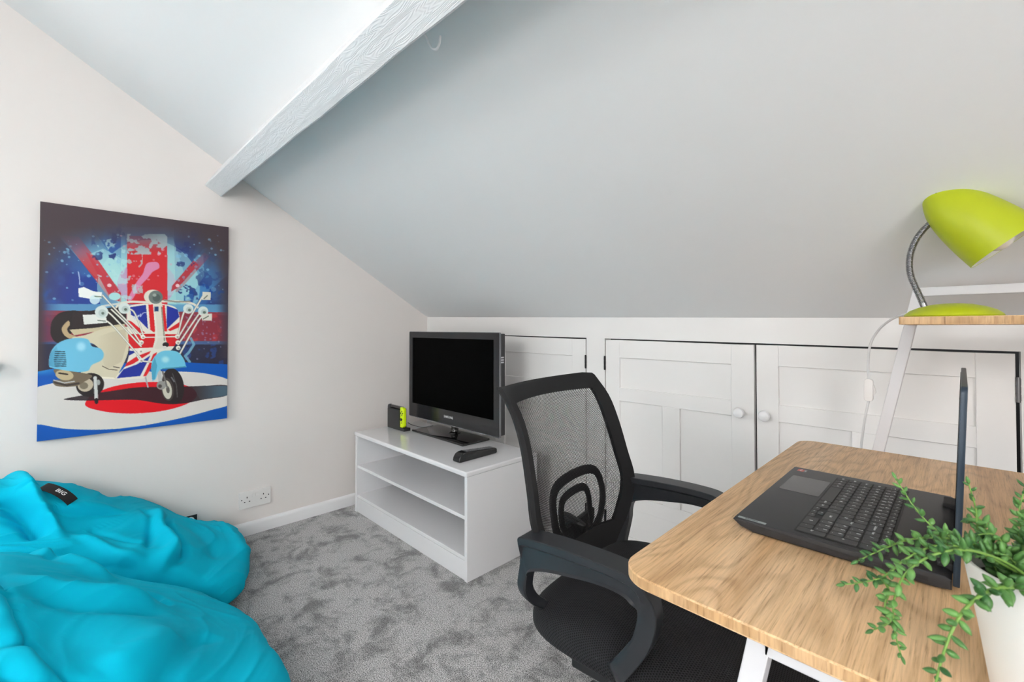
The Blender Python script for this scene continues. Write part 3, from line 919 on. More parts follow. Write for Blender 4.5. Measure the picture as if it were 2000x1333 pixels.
# back surface: v = height parameter, u = -1..1 across
backz = [0.485, 0.55, 0.62, 0.70, 0.79, 0.86, 0.918]
backx = [-0.652, -0.656, -0.664, -0.684, -0.709, -0.740, -0.788]
backw = [0.090, 0.190, 0.237, 0.231, 0.223, 0.220, 0.217]
def back_pt(u, z, off=0.0):
    x = float(np.interp(z, backz, backx)); w = float(np.interp(z, backz, backw))
    conc = 0.052 * min(1.0, (z - 0.44) / 0.12)
    x = x + 0.0 - conc * (1 - u * u)
    return Vector((x - off, CYM + u * w, z))
BZ = spline([(z, w, x) for z, w, x in zip(backz, backw, backx)], 8)
backz = [float(q[0]) for q in BZ]; backw = [float(q[1]) for q in BZ]; backx = [float(q[2]) for q in BZ]
Z0, Z1 = 0.485, 0.918
def top_z(u):
    return 0.918 + 0.004 * u - 0.010 * (1 - u * u) * 0.4
def grid_patch(u0, u1, z0, z1, nu, nz, uvscale=True):
    bm = BM(); uvl = bm.loops.layers.uv.new('UVMap'); rows = []
    for j in range(nz + 1):
        row = []
        for i in range(nu + 1):
            u = u0 + (u1 - u0) * i / nu; z = z0 + (z1 - z0) * j / nz
            row.append((bm.verts.new(back_pt(u, z)), u, z))
        rows.append(row)
    for j in range(nz):
        for i in range(nu):
            q = [rows[j][i], rows[j][i + 1], rows[j + 1][i + 1], rows[j + 1][i]]
            f = bm.faces.new([a[0] for a in q])
            for lp, a in zip(f.loops, q):
                lp[uvl].uv = (a[1] * 0.22, a[2] * 1.05)
    return bm
# keep custom uv: build directly
def obj_keep(name, bm, m, parent, smooth=True):
    bmesh.ops.transform(bm, matrix=chain(parent).inverted(), verts=bm.verts)
    me = bpy.data.meshes.new(name); bm.to_mesh(me); bm.free()
    for x in (m if isinstance(m, (list, tuple)) else [m]):
        me.materials.append(x)
    o = bpy.data.objects.new(name, me); COL.objects.link(o); o.parent = parent
    if smooth:
        me.polygons.foreach_set('use_smooth', [True] * len(me.polygons))
    return o
obj_keep('mesh_panel', grid_patch(-0.92, 0.92, Z0 + 0.012, Z1 - 0.012, 30, 50), m_mesh, CH)
# frame band: runs round the edge, wide flat band with thickness
def band_loop():
    """(u_outer, z_outer, u_inner, z_inner) going round the back"""
    out = []
    zs = [Z0 + (Z1 - Z0) * k / 22 for k in range(23)]
    def inner_u(z):
        w = float(np.interp(z, backz, backw))
        return max(0.0, 1 - 0.040 / w)
    rc = 0.022
    for z in zs:                       # right (far) edge going up
        zi = min(max(z, Z0 + 0.045), Z1 - 0.038)
        out.append((1.0, z, inner_u(zi), zi))
    for k in range(1, 14):             # top going to the near side
        u = 1 - 2 * k / 14
        iu = max(-inner_u(Z1 - 0.038), min(inner_u(Z1 - 0.038), u))
        out.append((u, top_z(u), iu, Z1 - 0.038))
    for z in zs[::-1]:
        zi = min(max(z, Z0 + 0.045), Z1 - 0.038)
        out.append((-1.0, z, -inner_u(zi), zi))
    for k in range(1, 8):
        u = -1 + 2 * k / 8
        iu = u * 0.75
        out.append((u, Z0 - 0.004 * (1 - u * u), iu, Z0 + 0.045))
    return out
BL = band_loop()
bm = BM()
n = len(BL); th = 0.016
sec = []
for (uo, zo, ui, zi) in BL:
    o1 = back_pt(uo, zo, -0.004); o2 = back_pt(uo, zo, th); i1 = back_pt(ui, zi, -0.002); i2 = back_pt(ui, zi, th * 0.55)
    oc = back_pt(uo, zo, th * 0.4)
    cen = back_pt(0, 0.7)
    d = (oc - back_pt(ui, zi, th * 0.4)); d = d.normalized() if d.length > 1e-6 else Vector((0, 0, 1))
    sec.append([bm.verts.new(q) for q in (i1, o1 - d * 0.003, oc + d * 0.004, o2 - d * 0.003, i2)])
for k in range(n):
    a, b = sec[k], sec[(k + 1) % n]
    for j in range(5):
        jj = (j + 1) % 5
        try:
            bm.faces.new([a[j], a[jj], b[jj], b[j]])
        except ValueError:
            pass
obj('back_frame', bm, m_frame_bk, CH, smooth=True, angle=50)

# lumbar support: two nested arches and a foot behind the mesh
bm = BM()
def arch(y0, y1, zt, zb, w, lean=0.0):
    ym = (y0 + y1) / 2; hw = (y1 - y0) / 2
    prof = [(-0.92, 0.0), (-1.0, 0.40), (-0.97, 0.74), (-0.70, 0.93), (0.0, 1.0), (0.70, 1.0), (0.97, 0.86), (1.0, 0.50), (0.80, 0.22), (0.35, 0.0)]
    pts = []
    for a, h in spline(prof, 6):
        y = ym + a * hw; z = zb + (zt - zb) * h
        w_ = float(np.interp(z, backz, backw))
        u = (y - CYM) / w_
        x = back_pt(max(-1, min(1, u)), z, 0.016).x
        pts.append((x, y, z))
    tube(bm, pts, w, 10, flat=0.45, up=(1, 0, 0))
arch(0.870, 1.096, 0.664, 0.515, 0.0125)
arch(0.908, 1.040, 0.626, 0.515, 0.0105)
prism(bm, [(0.868, 0.512), (0.89, 0.545), (0.96, 0.552), (1.03, 0.558), (1.062, 0.560), (1.062, 0.530), (1.03, 0.500), (0.90, 0.492)], -0.008, 0.006,
      axes((-0.722, 0, 0), (0, 1, 0), (0, 0, 1), (1, 0, 0)), bev=0.003)
obj('lumbar_support', bm, m_blackpl, CH, smooth=True)
# bracket from back to the seat mechanism
bm = BM()
pth = spline([(-0.722, CYM, 0.56), (-0.735, CYM, 0.50), (-0.735, CYM, 0.44), (-0.68, CYM, 0.385), (-0.60, CYM, 0.362), (-0.50, CYM, 0.358)], 8)
tube(bm, pth, 0.036, 12, flat=0.35, up=(0, 1, 0))
obj('back_bracket', bm, m_blackpl, CH, smooth=True, angle=180)

# seat cushion: superellipse outline, domed, waterfall front
def seat_mesh():
    bm = BM(); uvl = bm.loops.layers.uv.new('UVMap')
    cx, cy = -0.463, CYM; ax, ay = 0.272, 0.243
    nth, nph = 112, 40
    rows = []
    for k in range(nph + 1):
        ph = PI * k / nph
        sr = abs(math.sin(ph)) ** 0.42
        cz = math.copysign(abs(math.cos(ph)) ** 0.75, math.cos(ph))
        row = []
        for j in range(nth):
            th = 2 * PI * j / nth
            c, s = math.cos(th), math.sin(th)
            ex = math.copysign(abs(c) ** 0.44, c); ey = math.copysign(abs(s) ** 0.44, s)
            x = ax * ex * sr; y = ay * ey * sr
            zt = 0.455 + 0.012 * (1 - (x / ax) ** 2) - 0.030 * max(0, x / ax) ** 3 + 0.010 * (y / ay) ** 2
            zb = 0.378
            zm = 0.410
            z = zm + (zt - zm) * cz if cz > 0 else zm + (zm - zb) * cz
            row.append(bm.verts.new((cx + x, cy + y, z)))
        rows.append(row)
    for a, b in zip(rows[:-1], rows[1:]):
        for j in range(nth):
            f = bm.faces.new([a[j], b[j], b[(j + 1) % nth], a[(j + 1) % nth]])
            for lp in f.loops:
                v = lp.vert.co
                r = math.hypot(v.x - cx, v.y - cy)
                extra = (0.46 - v.z) * 0.9
                dx, dy = ((v.x - cx) / r, (v.y - cy) / r) if r > 1e-6 else (0, 0)
                lp[uvl].uv = (v.x + dx * extra, v.y + dy * extra)
    bmesh.ops.recalc_face_normals(bm, faces=bm.faces)
    return bm
obj_keep('seat', seat_mesh(), m_seat, CH)

# armrests
outer = [(-0.690, 0.604), (-0.684, 0.619), (-0.625, 0.625), (-0.560, 0.628), (-0.485, 0.628), (-0.430, 0.622), (-0.404, 0.600), (-0.393, 0.560), (-0.402, 0.515), (-0.421, 0.476),
         (-0.461, 0.418), (-0.505, 0.372), (-0.545, 0.345), (-0.600, 0.345), (-0.650, 0.375), (-0.685, 0.420), (-0.700, 0.470), (-0.700, 0.515), (-0.692, 0.560)]
inner = [(-0.670, 0.545), (-0.655, 0.556), (-0.617, 0.568), (-0.560, 0.578), (-0.500, 0.586), (-0.4545, 0.5845), (-0.435, 0.573), (-0.4285, 0.554), (-0.438, 0.514), (-0.455, 0.485),
         (-0.485, 0.442), (-0.522, 0.402), (-0.555, 0.382), (-0.600, 0.382), (-0.640, 0.404), (-0.664, 0.432), (-0.676, 0.465), (-0.679, 0.500), (-0.677, 0.525)]
OI = spline([a + b for a, b in zip(outer, inner)], 5, closed=True)
for side in (-1, 1):
    yc0 = CYM + side * 0.246
    bm = BM(); secs = []
    for q in OI:
        xo, zo, xi, zi = map(float, q)
        top = sstep(0.575, 0.612, zo)
        hw = 0.0165 + 0.0105 * top
        low = 1.6 * sstep(0.52, 0.38, zo) if xo < -0.52 else sstep(0.43, 0.36, zo)
        yc = yc0 - side * 0.055 * low
        o = Vector((xo, 0, zo)); i = Vector((xi, 0, zi)); d = (o - i); L_ = d.length; d.normalize()
        prof = [(0, -hw + 0.004), (0.0, hw - 0.004), (0.004, hw - 0.001 - 0.008 * top), (L_ - 0.022, hw - 0.008 * top), (L_ - 0.015, hw), (L_ - 0.0015, hw), (L_, hw - 0.002),
                (L_, -hw + 0.002), (L_ - 0.0015, -hw), (L_ - 0.015, -hw), (L_ - 0.022, -hw + 0.008 * top), (0.004, -hw + 0.001 + 0.008 * top)]
        secs.append([bm.verts.new((i.x + d.x * a, yc + b * 1.0, i.z + d.z * a)) for a, b in prof])
    m_ = len(secs)
    for k in range(m_):
        a, b = secs[k], secs[(k + 1) % m_]
        for j in range(12):
            jj = (j + 1) % 12
            bm.faces.new([a[j], a[jj], b[jj], b[j]])
    obj('armrest', bm, m_arm, CH, smooth=True, angle=32)
bm = BM(); box(bm, -0.60, -0.44, CYM - 0.205, CYM + 0.205, 0.352, 0.378, bev=0.004); box(bm, -0.56, -0.38, CYM - 0.07, CYM + 0.07, 0.315, 0.372, bev=0.008)
obj('seat_plate', bm, m_blackpl, CH)
bm = BM(); lathe(bm, [(0, 0.10), (0.028, 0.10), (0.028, 0.22), (0.024, 0.222), (0.022, 0.32), (0, 0.32)], 24, Matrix.Translation((-0.46, CYM, 0)))
obj('gas_lift', bm, m_blackpl, CH, smooth=True)
for k in range(5):
    a = R(18 + 72 * k); c, s = math.cos(a), math.sin(a)
    bm = BM(); tube(bm, [(-0.46 + c * 0.01, CYM + s * 0.01, 0.125), (-0.46 + c * 0.12, CYM + s * 0.12, 0.112), (-0.46 + c * 0.27, CYM + s * 0.27, 0.078)], [0.028, 0.022, 0.016], 12, flat=0.8)
    obj('base_leg', bm, m_blackpl, CH, smooth=True)
    bm = BM()
    for w in (-0.014, 0.014):
        lathe(bm, [(0, -0.009), (0.018, -0.009), (0.0245, -0.005), (0.0245, 0.005), (0.018, 0.009), (0, 0.009)], 20,
              axes((-0.46 + c * 0.27 - s * w, CYM + s * 0.27 + c * w, 0.0247), (c, s, 0), (0, 0, 1), (-s, c, 0)))
    lathe(bm, [(0, 0.03), (0.008, 0.03), (0.008, 0.07), (0, 0.07)], 10, Matrix.Translation((-0.46 + c * 0.27, CYM + s * 0.27, 0)))
    obj('caster', bm, m_blackpl, CH, smooth=True)
CH.rotation_euler = (0, 0, R(5.0))
# ================================================================== laptop (user sits on the -x side)
m_lap = mat('charcoal_laptop_shell', rgb(44, 44, 46), 0.42, spec=0.4, bump=(900, 0.05, 0.0002))
m_lid = mat('dark_blue_laptop_lid', rgb(34, 50, 64), 0.35, metal=0.2)
m_key_ = mat('dark_grey_laptop_key', rgb(60, 60, 60), 0.5, spec=0.35)
m_leg_ = mat('white_key_legend', rgb(235, 235, 235), 0.5)
m_plate = mat('brushed_nameplate', rgb(150, 158, 158), 0.4)
m_well = mat('keyboard_well_black', rgb(26, 26, 27), 0.6)
m_pad = mat('touchpad_satin', rgb(50, 50, 51), 0.24, spec=0.5)
m_stk_r = mat('sticker_red', rgb(196, 70, 60), 0.35); m_stk_g = mat('sticker_grey', rgb(90, 90, 92), 0.35)
LX0, LX1, LY0, LY1, LZ = -0.266, -0.016, 0.768, 1.142, 0.7535
LP = thing('laptop', 'dark grey laptop standing open on the oak desk, screen upright, behind the trailing plant', 'laptop', ((LX0 + LX1) / 2, (LY0 + LY1) / 2, DZ))
bm = BM()
# wedge profile in x/z extruded along y
prof = [(LX0, LZ - 0.004), (LX0 + 0.003, LZ), (LX1 - 0.002, LZ), (LX1 + 0.004, LZ - 0.003), (LX1 + 0.004, DZ + 0.0035), (LX1 - 0.01, DZ + 0.0015), (LX0 + 0.030, DZ + 0.0015), (LX0 + 0.012, DZ + 0.006)]
prism(bm, prof, LY0, LY1, axes((0, 0, 0), (1, 0, 0), (0, 0, 1), (0, 1, 0)), bev=0.0035, seg=3)
for (a, b) in ((-0.105, -0.090), (-0.078, -0.062), (-0.048, -0.033)):       # ports on the near side
    box(bm, a, b, LY0 - 0.0004, LY0 + 0.001, DZ + 0.007, DZ + 0.012, 1)
for k in range(4):
    box(bm, LX0 + 0.02 + 0.18 * (k % 2), LX0 + 0.035 + 0.18 * (k % 2), LY0 + 0.03 + 0.30 * (k // 2), LY0 + 0.05 + 0.30 * (k // 2), DZ + 0.0002, DZ + 0.002, 1)
obj('base', bm, [m_lap, m_well], LP, smooth=True)
# touchpad
bm = BM(); prism(bm, rrect(-0.250, -0.186, 0.965, 1.072, 0.004, 4), 0, 0.0004, Matrix.Translation((0, 0, LZ)))
obj('touchpad', bm, m_pad, LP)
# keyboard
KX0, KX1, KY0, KY1 = -0.181, -0.0745, 0.782, 1.116
bm = BM(); prism(bm, rrect(KX0 - 0.002, KX1 + 0.002, KY0 - 0.002, KY1 + 0.002, 0.004, 4), 0.0, 0.0004, Matrix.Translation((0, 0, LZ)))
KB = obj('keyboard', bm, m_well, LP, loc=((KX0 + KX1) / 2 - 0, (KY0 + KY1) / 2, LZ), local=True)
KB.location = Vector(((KX0 + KX1) / 2, (KY0 + KY1) / 2, LZ)) - LP.location
U_ = (KY1 - KY0) / 18.6
RP = (KX1 - KX0) / 5.62
tm = Matrix(((0, 1, 0, 0), (-1, 0, 0, 0), (0, 0, 1, 0), (0, 0, 0, 1)))    # text x -> -y, text y -> +x
def key(col, row, w, h=1.0, legends=('',), shape=None):
    """col from the user's left in key units, row 0 = front"""
    g = 0.0011
    ya = KY1 - col * U_ - g; yb = KY1 - (col + w) * U_ + g
    xa = KX0 + row * RP + g; xb = KX0 + (row + h) * RP - g
    bm = BM()
    prism(bm, rrect(xa, xb, yb, ya, 0.0018, 2), 0.0003, 0.0017, Matrix.Translation((0, 0, LZ)), bev=0.0003, seg=1)
    for i, s in enumerate(legends):
        if not s:
            continue
        size = 0.0068 if len(s) == 1 else 0.0046
        if h < 0.8:
            size *= 0.75
        x = (xa + xb) / 2 + (0.0 if len(legends) == 1 else (0.0036 if i == 0 else -0.0036)) * (0.6 if h < 0.8 else 1)
        y = (ya + yb) / 2 + (0.0035 if i == 0 else -0.001) * (1 if w < 1.8 else 0)
        m4 = Matrix.Translation((x, y, LZ + 0.0017)) @ tm
        text_bm(bm, s, size, m4, mi=1, depth=0.00012, bold=True)
    obj('key', bm, [m_key_, m_leg_], KB)
c = 0.0
for s in ('Esc', 'F1', 'F2', 'F3', 'F4', 'F5', 'F6', 'F7', 'F8', 'F9', 'F10', 'F11', 'F12', 'Ins', 'Del', 'Home', 'End', 'Pg'):
    key(c, 5, 18.6 / 18, 0.6, (s,)); c += 18.6 / 18
c = 0.0
for s, t in zip('`1234567890-=', '¬!"£$%^&*()_+'):
    key(c, 4, 1, 1, (t, s)); c += 1
key(c, 4, 1.6, 1, ('Backspace',)); c += 1.6
for s in ('Num', '/', '*', '-'):
    key(c, 4, 1, 1, (s,)); c += 1
key(0, 3, 1.4, 1, ('Tab',)); c = 1.4
for s in 'QWERTYUIOP[]':
    key(c, 3, 1, 1, (s,)); c += 1
key(c, 2, 1.2, 2, ('Enter',)); c = 14.6
for s in '789':
    key(c, 3, 1, 1, (s, '.')); c += 1
key(c, 2, 1, 2, ('+',))
key(0, 2, 1.6, 1, ('Caps',)); c = 1.6
for s in "ASDFGHJKL;'":
    key(c, 2, 1, 1, (s,)); c += 1
key(c, 2, 0.8, 1, ('#',)); c = 14.6
for s in '456':
    key(c, 2, 1, 1, (s, '.')); c += 1
key(0, 1, 1.2, 1, ('Shift',)); key(1.2, 1, 1, 1, ('\\',)); c = 2.2
for s in 'ZXCVBNM,./':
    key(c, 1, 1, 1, (s,)); c += 1
key(c, 1, 2.4, 1, ('Shift',)); c = 14.6
for s in '123':
    key(c, 1, 1, 1, (s, '.')); c += 1
key(c, 0, 1, 2, ('Ent',))
c = 0.0
for s, w in (('Ctrl', 1.2), ('Fn', 1), ('H', 1), ('Alt', 1), ('', 5.2), ('AltGr', 1), ('Ctrl', 1.2)):
    key(c, 0, w, 1, (s,)); c += w
key(c, 0, 1, 0.55, ('<',)); key(c + 1, 0, 1, 0.5, ('v',)); key(c + 1, 0.5, 1, 0.5, ('^',)); key(c + 2, 0, 1, 0.55, ('>',))
key(14.6, 0, 2, 1, ('0',)); key(16.6, 0, 1, 1, ('.',))
# nameplate and sticker
bm = BM(); prism(bm, rrect(-0.259, -0.2185, LY0 + 0.003, LY0 + 0.0095, 0.001, 2), 0, 0.0004, Matrix.Translation((0, 0, LZ)))
text_bm(bm, 'Lenovo', 0.0062, Matrix.Translation((-0.239, LY0 + 0.0062, LZ + 0.0004)), mi=1, bold=True)
obj('nameplate', bm, [m_plate, m_well], LP)
bm = BM(); MS = Matrix.Translation((-0.2445, 1.118, LZ))
prism(bm, rrect(-0.0085, 0.0085, -0.0095, 0.0095, 0.0015, 2), 0, 0.0003, MS, mi=1)
prism(bm, rrect(-0.0078, 0.0035, -0.0088, 0.0088, 0.001, 2), 0.0003, 0.0004, MS, mi=0)
text_bm(bm, 'AMD', 0.0048, MS @ Matrix.Translation((0.006, 0, 0.0003)) @ tm, mi=2)
text_bm(bm, 'RYZEN', 0.0046, MS @ Matrix.Translation((-0.002, 0, 0.0004)) @ tm, mi=2, bold=True)
obj('sticker', bm, [m_stk_r, m_stk_g, m_leg_], LP)
# hinge barrel and lid
bm = BM()
for (ya, yb) in ((LY0 + 0.03, LY0 + 0.075), (LY1 - 0.075, LY1 - 0.03)):
    bm = BM(); box(bm, LX1 - 0.010, LX1 + 0.006, ya, yb, LZ - 0.006, LZ + 0.006, bev=0.002)
    obj('hinge', bm, m_well, LP)
lidm = Matrix.Translation((LX1 + 0.0045, 0, LZ - 0.010)) @ Matrix.Rotation(R(2.2), 4, 'Y')
bm = BM(); prism(bm, rrect(LY0, LY1, 0.0, 0.2455, [0.008, 0.008, 0.003, 0.003], 4), 0, 0.0065, lidm @ axes((0, 0, 0), (0, 1, 0), (0, 0, 1), (1, 0, 0)), bev=0.0015)
ld = obj('lid', bm, m_lid, LP, smooth=True)
bm = BM(); prism(bm, rrect(LY0 + 0.010, LY1 - 0.010, 0.022, 0.238, 0.002, 2), -0.0006, 0.0, lidm @ axes((0, 0, 0), (0, 1, 0), (0, 0, 1), (1, 0, 0)))
obj('screen', bm, m_screen, ld)
# ================================================================== trailing succulent in a white pot
m_pot = mat('white_ceramic_pot', rgb(236, 233, 226), 0.4)
m_soil = mat('dark_potting_soil', rgb(40, 34, 26), 0.95, bump=(300, 0.8, 0.002))
def leaf_material():
    m = mat('succulent_leaf', rgb(84, 136, 62), 0.42, spec=0.45)
    nt = m.node_tree; N = nt.nodes; L = nt.links
    p = N['Principled BSDF']; p.inputs['Subsurface Weight'].default_value = 0.08; p.inputs['Subsurface Radius'].default_value = (0.002, 0.004, 0.001)
    at_ = N.new('ShaderNodeTexCoord'); n = N.new('ShaderNodeTexNoise'); n.inputs['Scale'].default_value = 45; n.inputs['Detail'].default_value = 2
    r = N.new('ShaderNodeValToRGB'); r.color_ramp.elements[0].position = 0.35; r.color_ramp.elements[0].color = rgb(46, 92, 44)
    r.color_ramp.elements[1].position = 0.68; r.color_ramp.elements[1].color = rgb(104, 152, 78)
    L.new(at_.outputs['Object'], n.inputs['Vector']); L.new(n.outputs['Fac'], r.inputs['Fac']); L.new(r.outputs['Color'], p.inputs['Base Color'])
    return m
m_leaf = leaf_material()
m_stem = mat('pale_green_stem', rgb(116, 154, 70), 0.5)
PC = Vector((0.0585, 0.597, DZ))
PL = thing('potted_succulent', 'green trailing succulent in a tapered white pot at the front corner of the desk', 'potted plant', PC)
bm = BM()
lathe(bm, [(0, 0.0005), (0.042, 0.0005), (0.044, 0.002), (0.052, 0.06), (0.0605, 0.113), (0.0600, 0.1145), (0.0575, 0.1145), (0.0565, 0.112), (0.052, 0.085), (0, 0.084)], 64, Matrix.Translation(PC))
obj('pot', bm, m_pot, PL, smooth=True)
bm = BM(); lathe(bm, [(0, 0.098), (0.02, 0.101), (0.04, 0.098), (0.0535, 0.096)], 32, Matrix.Translation(PC), cap=False)
obj('soil', bm, m_soil, PL, smooth=True)
rnd = random.Random(11)
LEAF = []
for k in range(7):           # unit teardrop rings: length 1 along z
    t = k / 6
    LEAF.append((math.sin(PI * min(1, t ** 0.85)) ** 0.8 * 0.5 if 0 < k < 6 else 0, t))
def leaf(bm, base, d, length, width, curl=0.0):
    d = d.normalized()
    q = d.to_track_quat('Z', 'Y').to_matrix().to_4x4()
    q.translation = base
    t = bmesh.new(); rings = []
    for r_, z in LEAF:
        if r_ == 0:
            rings.append([t.verts.new((0, curl * z * z * length, z * length))])
        else:
            rings.append([t.verts.new((r_ * width * math.cos(a), r_ * width * 0.78 * math.sin(a) + curl * z * z * length, z * length)) for a in [2 * PI * i / 8 for i in range(8)]])
    for a, b in zip(rings[:-1], rings[1:]):
        for i in range(8):
            j = (i + 1) % 8
            if len(a) == 1:
                t.faces.new([a[0], b[i], b[j]])
            elif len(b) == 1:
                t.faces.new([a[i], b[0], a[j]])
            else:
                t.faces.new([a[i], b[i], b[j], a[j]])
    bmesh.ops.transform(t, matrix=q, verts=t.verts)
    for f in t.faces:
        f.material_index = 1
    merge(bm, t)
def stem(pts, gap=0.0070, llen=0.0118, bare=0.0, r0=0.0012, spread=1.0):
    P = [Vector(p) for p in spline(pts, 10)]
    bm = BM(); n = len(P)
    tube(bm, P, [r0 * (1 - 0.6 * i / n) for i in range(n)], 7)
    acc = [0.0]
    for a, b in zip(P[:-1], P[1:]):
        acc.append(acc[-1] + (b - a).length)
    L_ = acc[-1]; s = bare * L_; k = 0
    while s < L_:
        x = [float(np.interp(s, acc, [p[i] for p in P])) for i in range(3)]
        x2 = [float(np.interp(min(L_, s + 0.003), acc, [p[i] for p in P])) for i in range(3)]
        x1 = [float(np.interp(max(0, s - 0.003), acc, [p[i] for p in P])) for i in range(3)]
        t = (Vector(x2) - Vector(x1)).normalized()
        a = t.cross(Vector((0.3, 0.2, 1))).normalized(); b = t.cross(a)
        th = k * 2.4 + rnd.uniform(-0.4, 0.4)
        out = a * math.cos(th) + b * math.sin(th)
        tip = 1 - 0.45 * (s / L_) ** 3
        leaf(bm, Vector(x), out * spread + t * rnd.uniform(0.35, 0.8) + Vector((0, 0, 0.15)), llen * rnd.uniform(0.8, 1.2) * tip, llen * 0.48 * rnd.uniform(0.85, 1.15) * tip, rnd.uniform(-0.1, 0.15))
        k += 1; s += gap * 0.62 * rnd.uniform(0.75, 1.25)
    leaf(bm, P[-1], P[-1] - P[-3], llen * 0.7, llen * 0.3)
    return obj('trailing_stem', bm, [m_stem, m_leaf], PL, smooth=True, angle=180)
top = PC + Vector((0, 0, 0.112))
A_ = at
stem([A_(2010, 1130, .385), A_(1950, 1092, .37), A_(1880, 1072, .36), A_(1815, 1082, .36), A_(1765, 1115, .37), A_(1742, 1160, .38), A_(1738, 1205, .385), A_(1745, 1250, .39), A_(1753, 1275, .39)], bare=0.38, gap=0.0062)
stem([A_(2000, 1110, .40), A_(1900, 1062, .40), A_(1830, 1048, .40), A_(1770, 1052, .40), A_(1720, 1070, .40), A_(1672, 1092, .40)], bare=0.15, gap=0.0048)
stem([A_(2000, 1105, .42), A_(1930, 1075, .42), A_(1860, 1050, .42), A_(1820, 1030, .43), A_(1790, 1000, .44), A_(1765, 965, .45), A_(1747, 935, .46)], bare=0.12, gap=0.0065)
stem([A_(1990, 1120, .39), A_(1900, 1075, .385), A_(1830, 1062, .385), A_(1770, 1085, .385), A_(1725, 1120, .39), A_(1690, 1132, .39), A_(1645, 1138, .39)], bare=0.2, gap=0.0052)
stem([A_(1715, 1125, .39), A_(1730, 1150, .39), A_(1722, 1180, .39), A_(1735, 1205, .39)], gap=0.006)
stem([A_(1738, 1195, .385), A_(1728, 1212, .385), A_(1700, 1225, .385)], gap=0.006, llen=0.012)
stem([A_(2010, 1150, .37), A_(1965, 1143, .355), A_(1920, 1152, .345), A_(1878, 1185, .34), A_(1850, 1230, .335), A_(1828, 1290, .335), A_(1815, 1345, .335)], bare=0.12, gap=0.0066, r0=0.0017, llen=0.0145)
stem([A_(1975, 1120, .42), A_(1925, 1075, .42), A_(1905, 1030, .42), A_(1900, 990, .42), A_(1888, 945, .42)], bare=0.15, gap=0.0085)
stem([A_(2030, 1110, .42), A_(1995, 1050, .43), A_(1985, 1000, .43), A_(2000, 940, .43)], bare=0.1, gap=0.006)
stem([A_(2040, 1110, .40), A_(2010, 1040, .40), A_(1990, 1010, .40)], gap=0.005)
stem([A_(1990, 1110, .40), A_(1940, 1075, .40), A_(1890, 1068, .41), A_(1840, 1080, .42)], gap=0.005)
for k in range(16):          # bushy crown filling the pot
    a = rnd.uniform(0, 2 * PI); r_ = rnd.uniform(0.0, 0.040)
    b = top + Vector((r_ * math.cos(a), r_ * math.sin(a), -0.016))
    a2 = a + rnd.uniform(-0.5, 0.5); rr_ = r_ + rnd.uniform(0.015, 0.035); h = rnd.uniform(0.020, 0.052)
    e = top + Vector((rr_ * math.cos(a2), rr_ * math.sin(a2), h * 0.6))
    stem([b, (b + e) / 2 + Vector((0, 0, h * 0.5)), e], gap=0.0042, llen=0.0145)
# ================================================================== bean bags
m_bag = mat('turquoise_woven_polyester', rgb(0, 184, 213), 0.85, spec=0.12, bump=(1400, 0.15, 0.0004), var=(3.0, 0.02))
m_strap = mat('black_webbing', rgb(22, 22, 24), 0.6)
m_print = mat('white_print', rgb(230, 232, 232), 0.5)

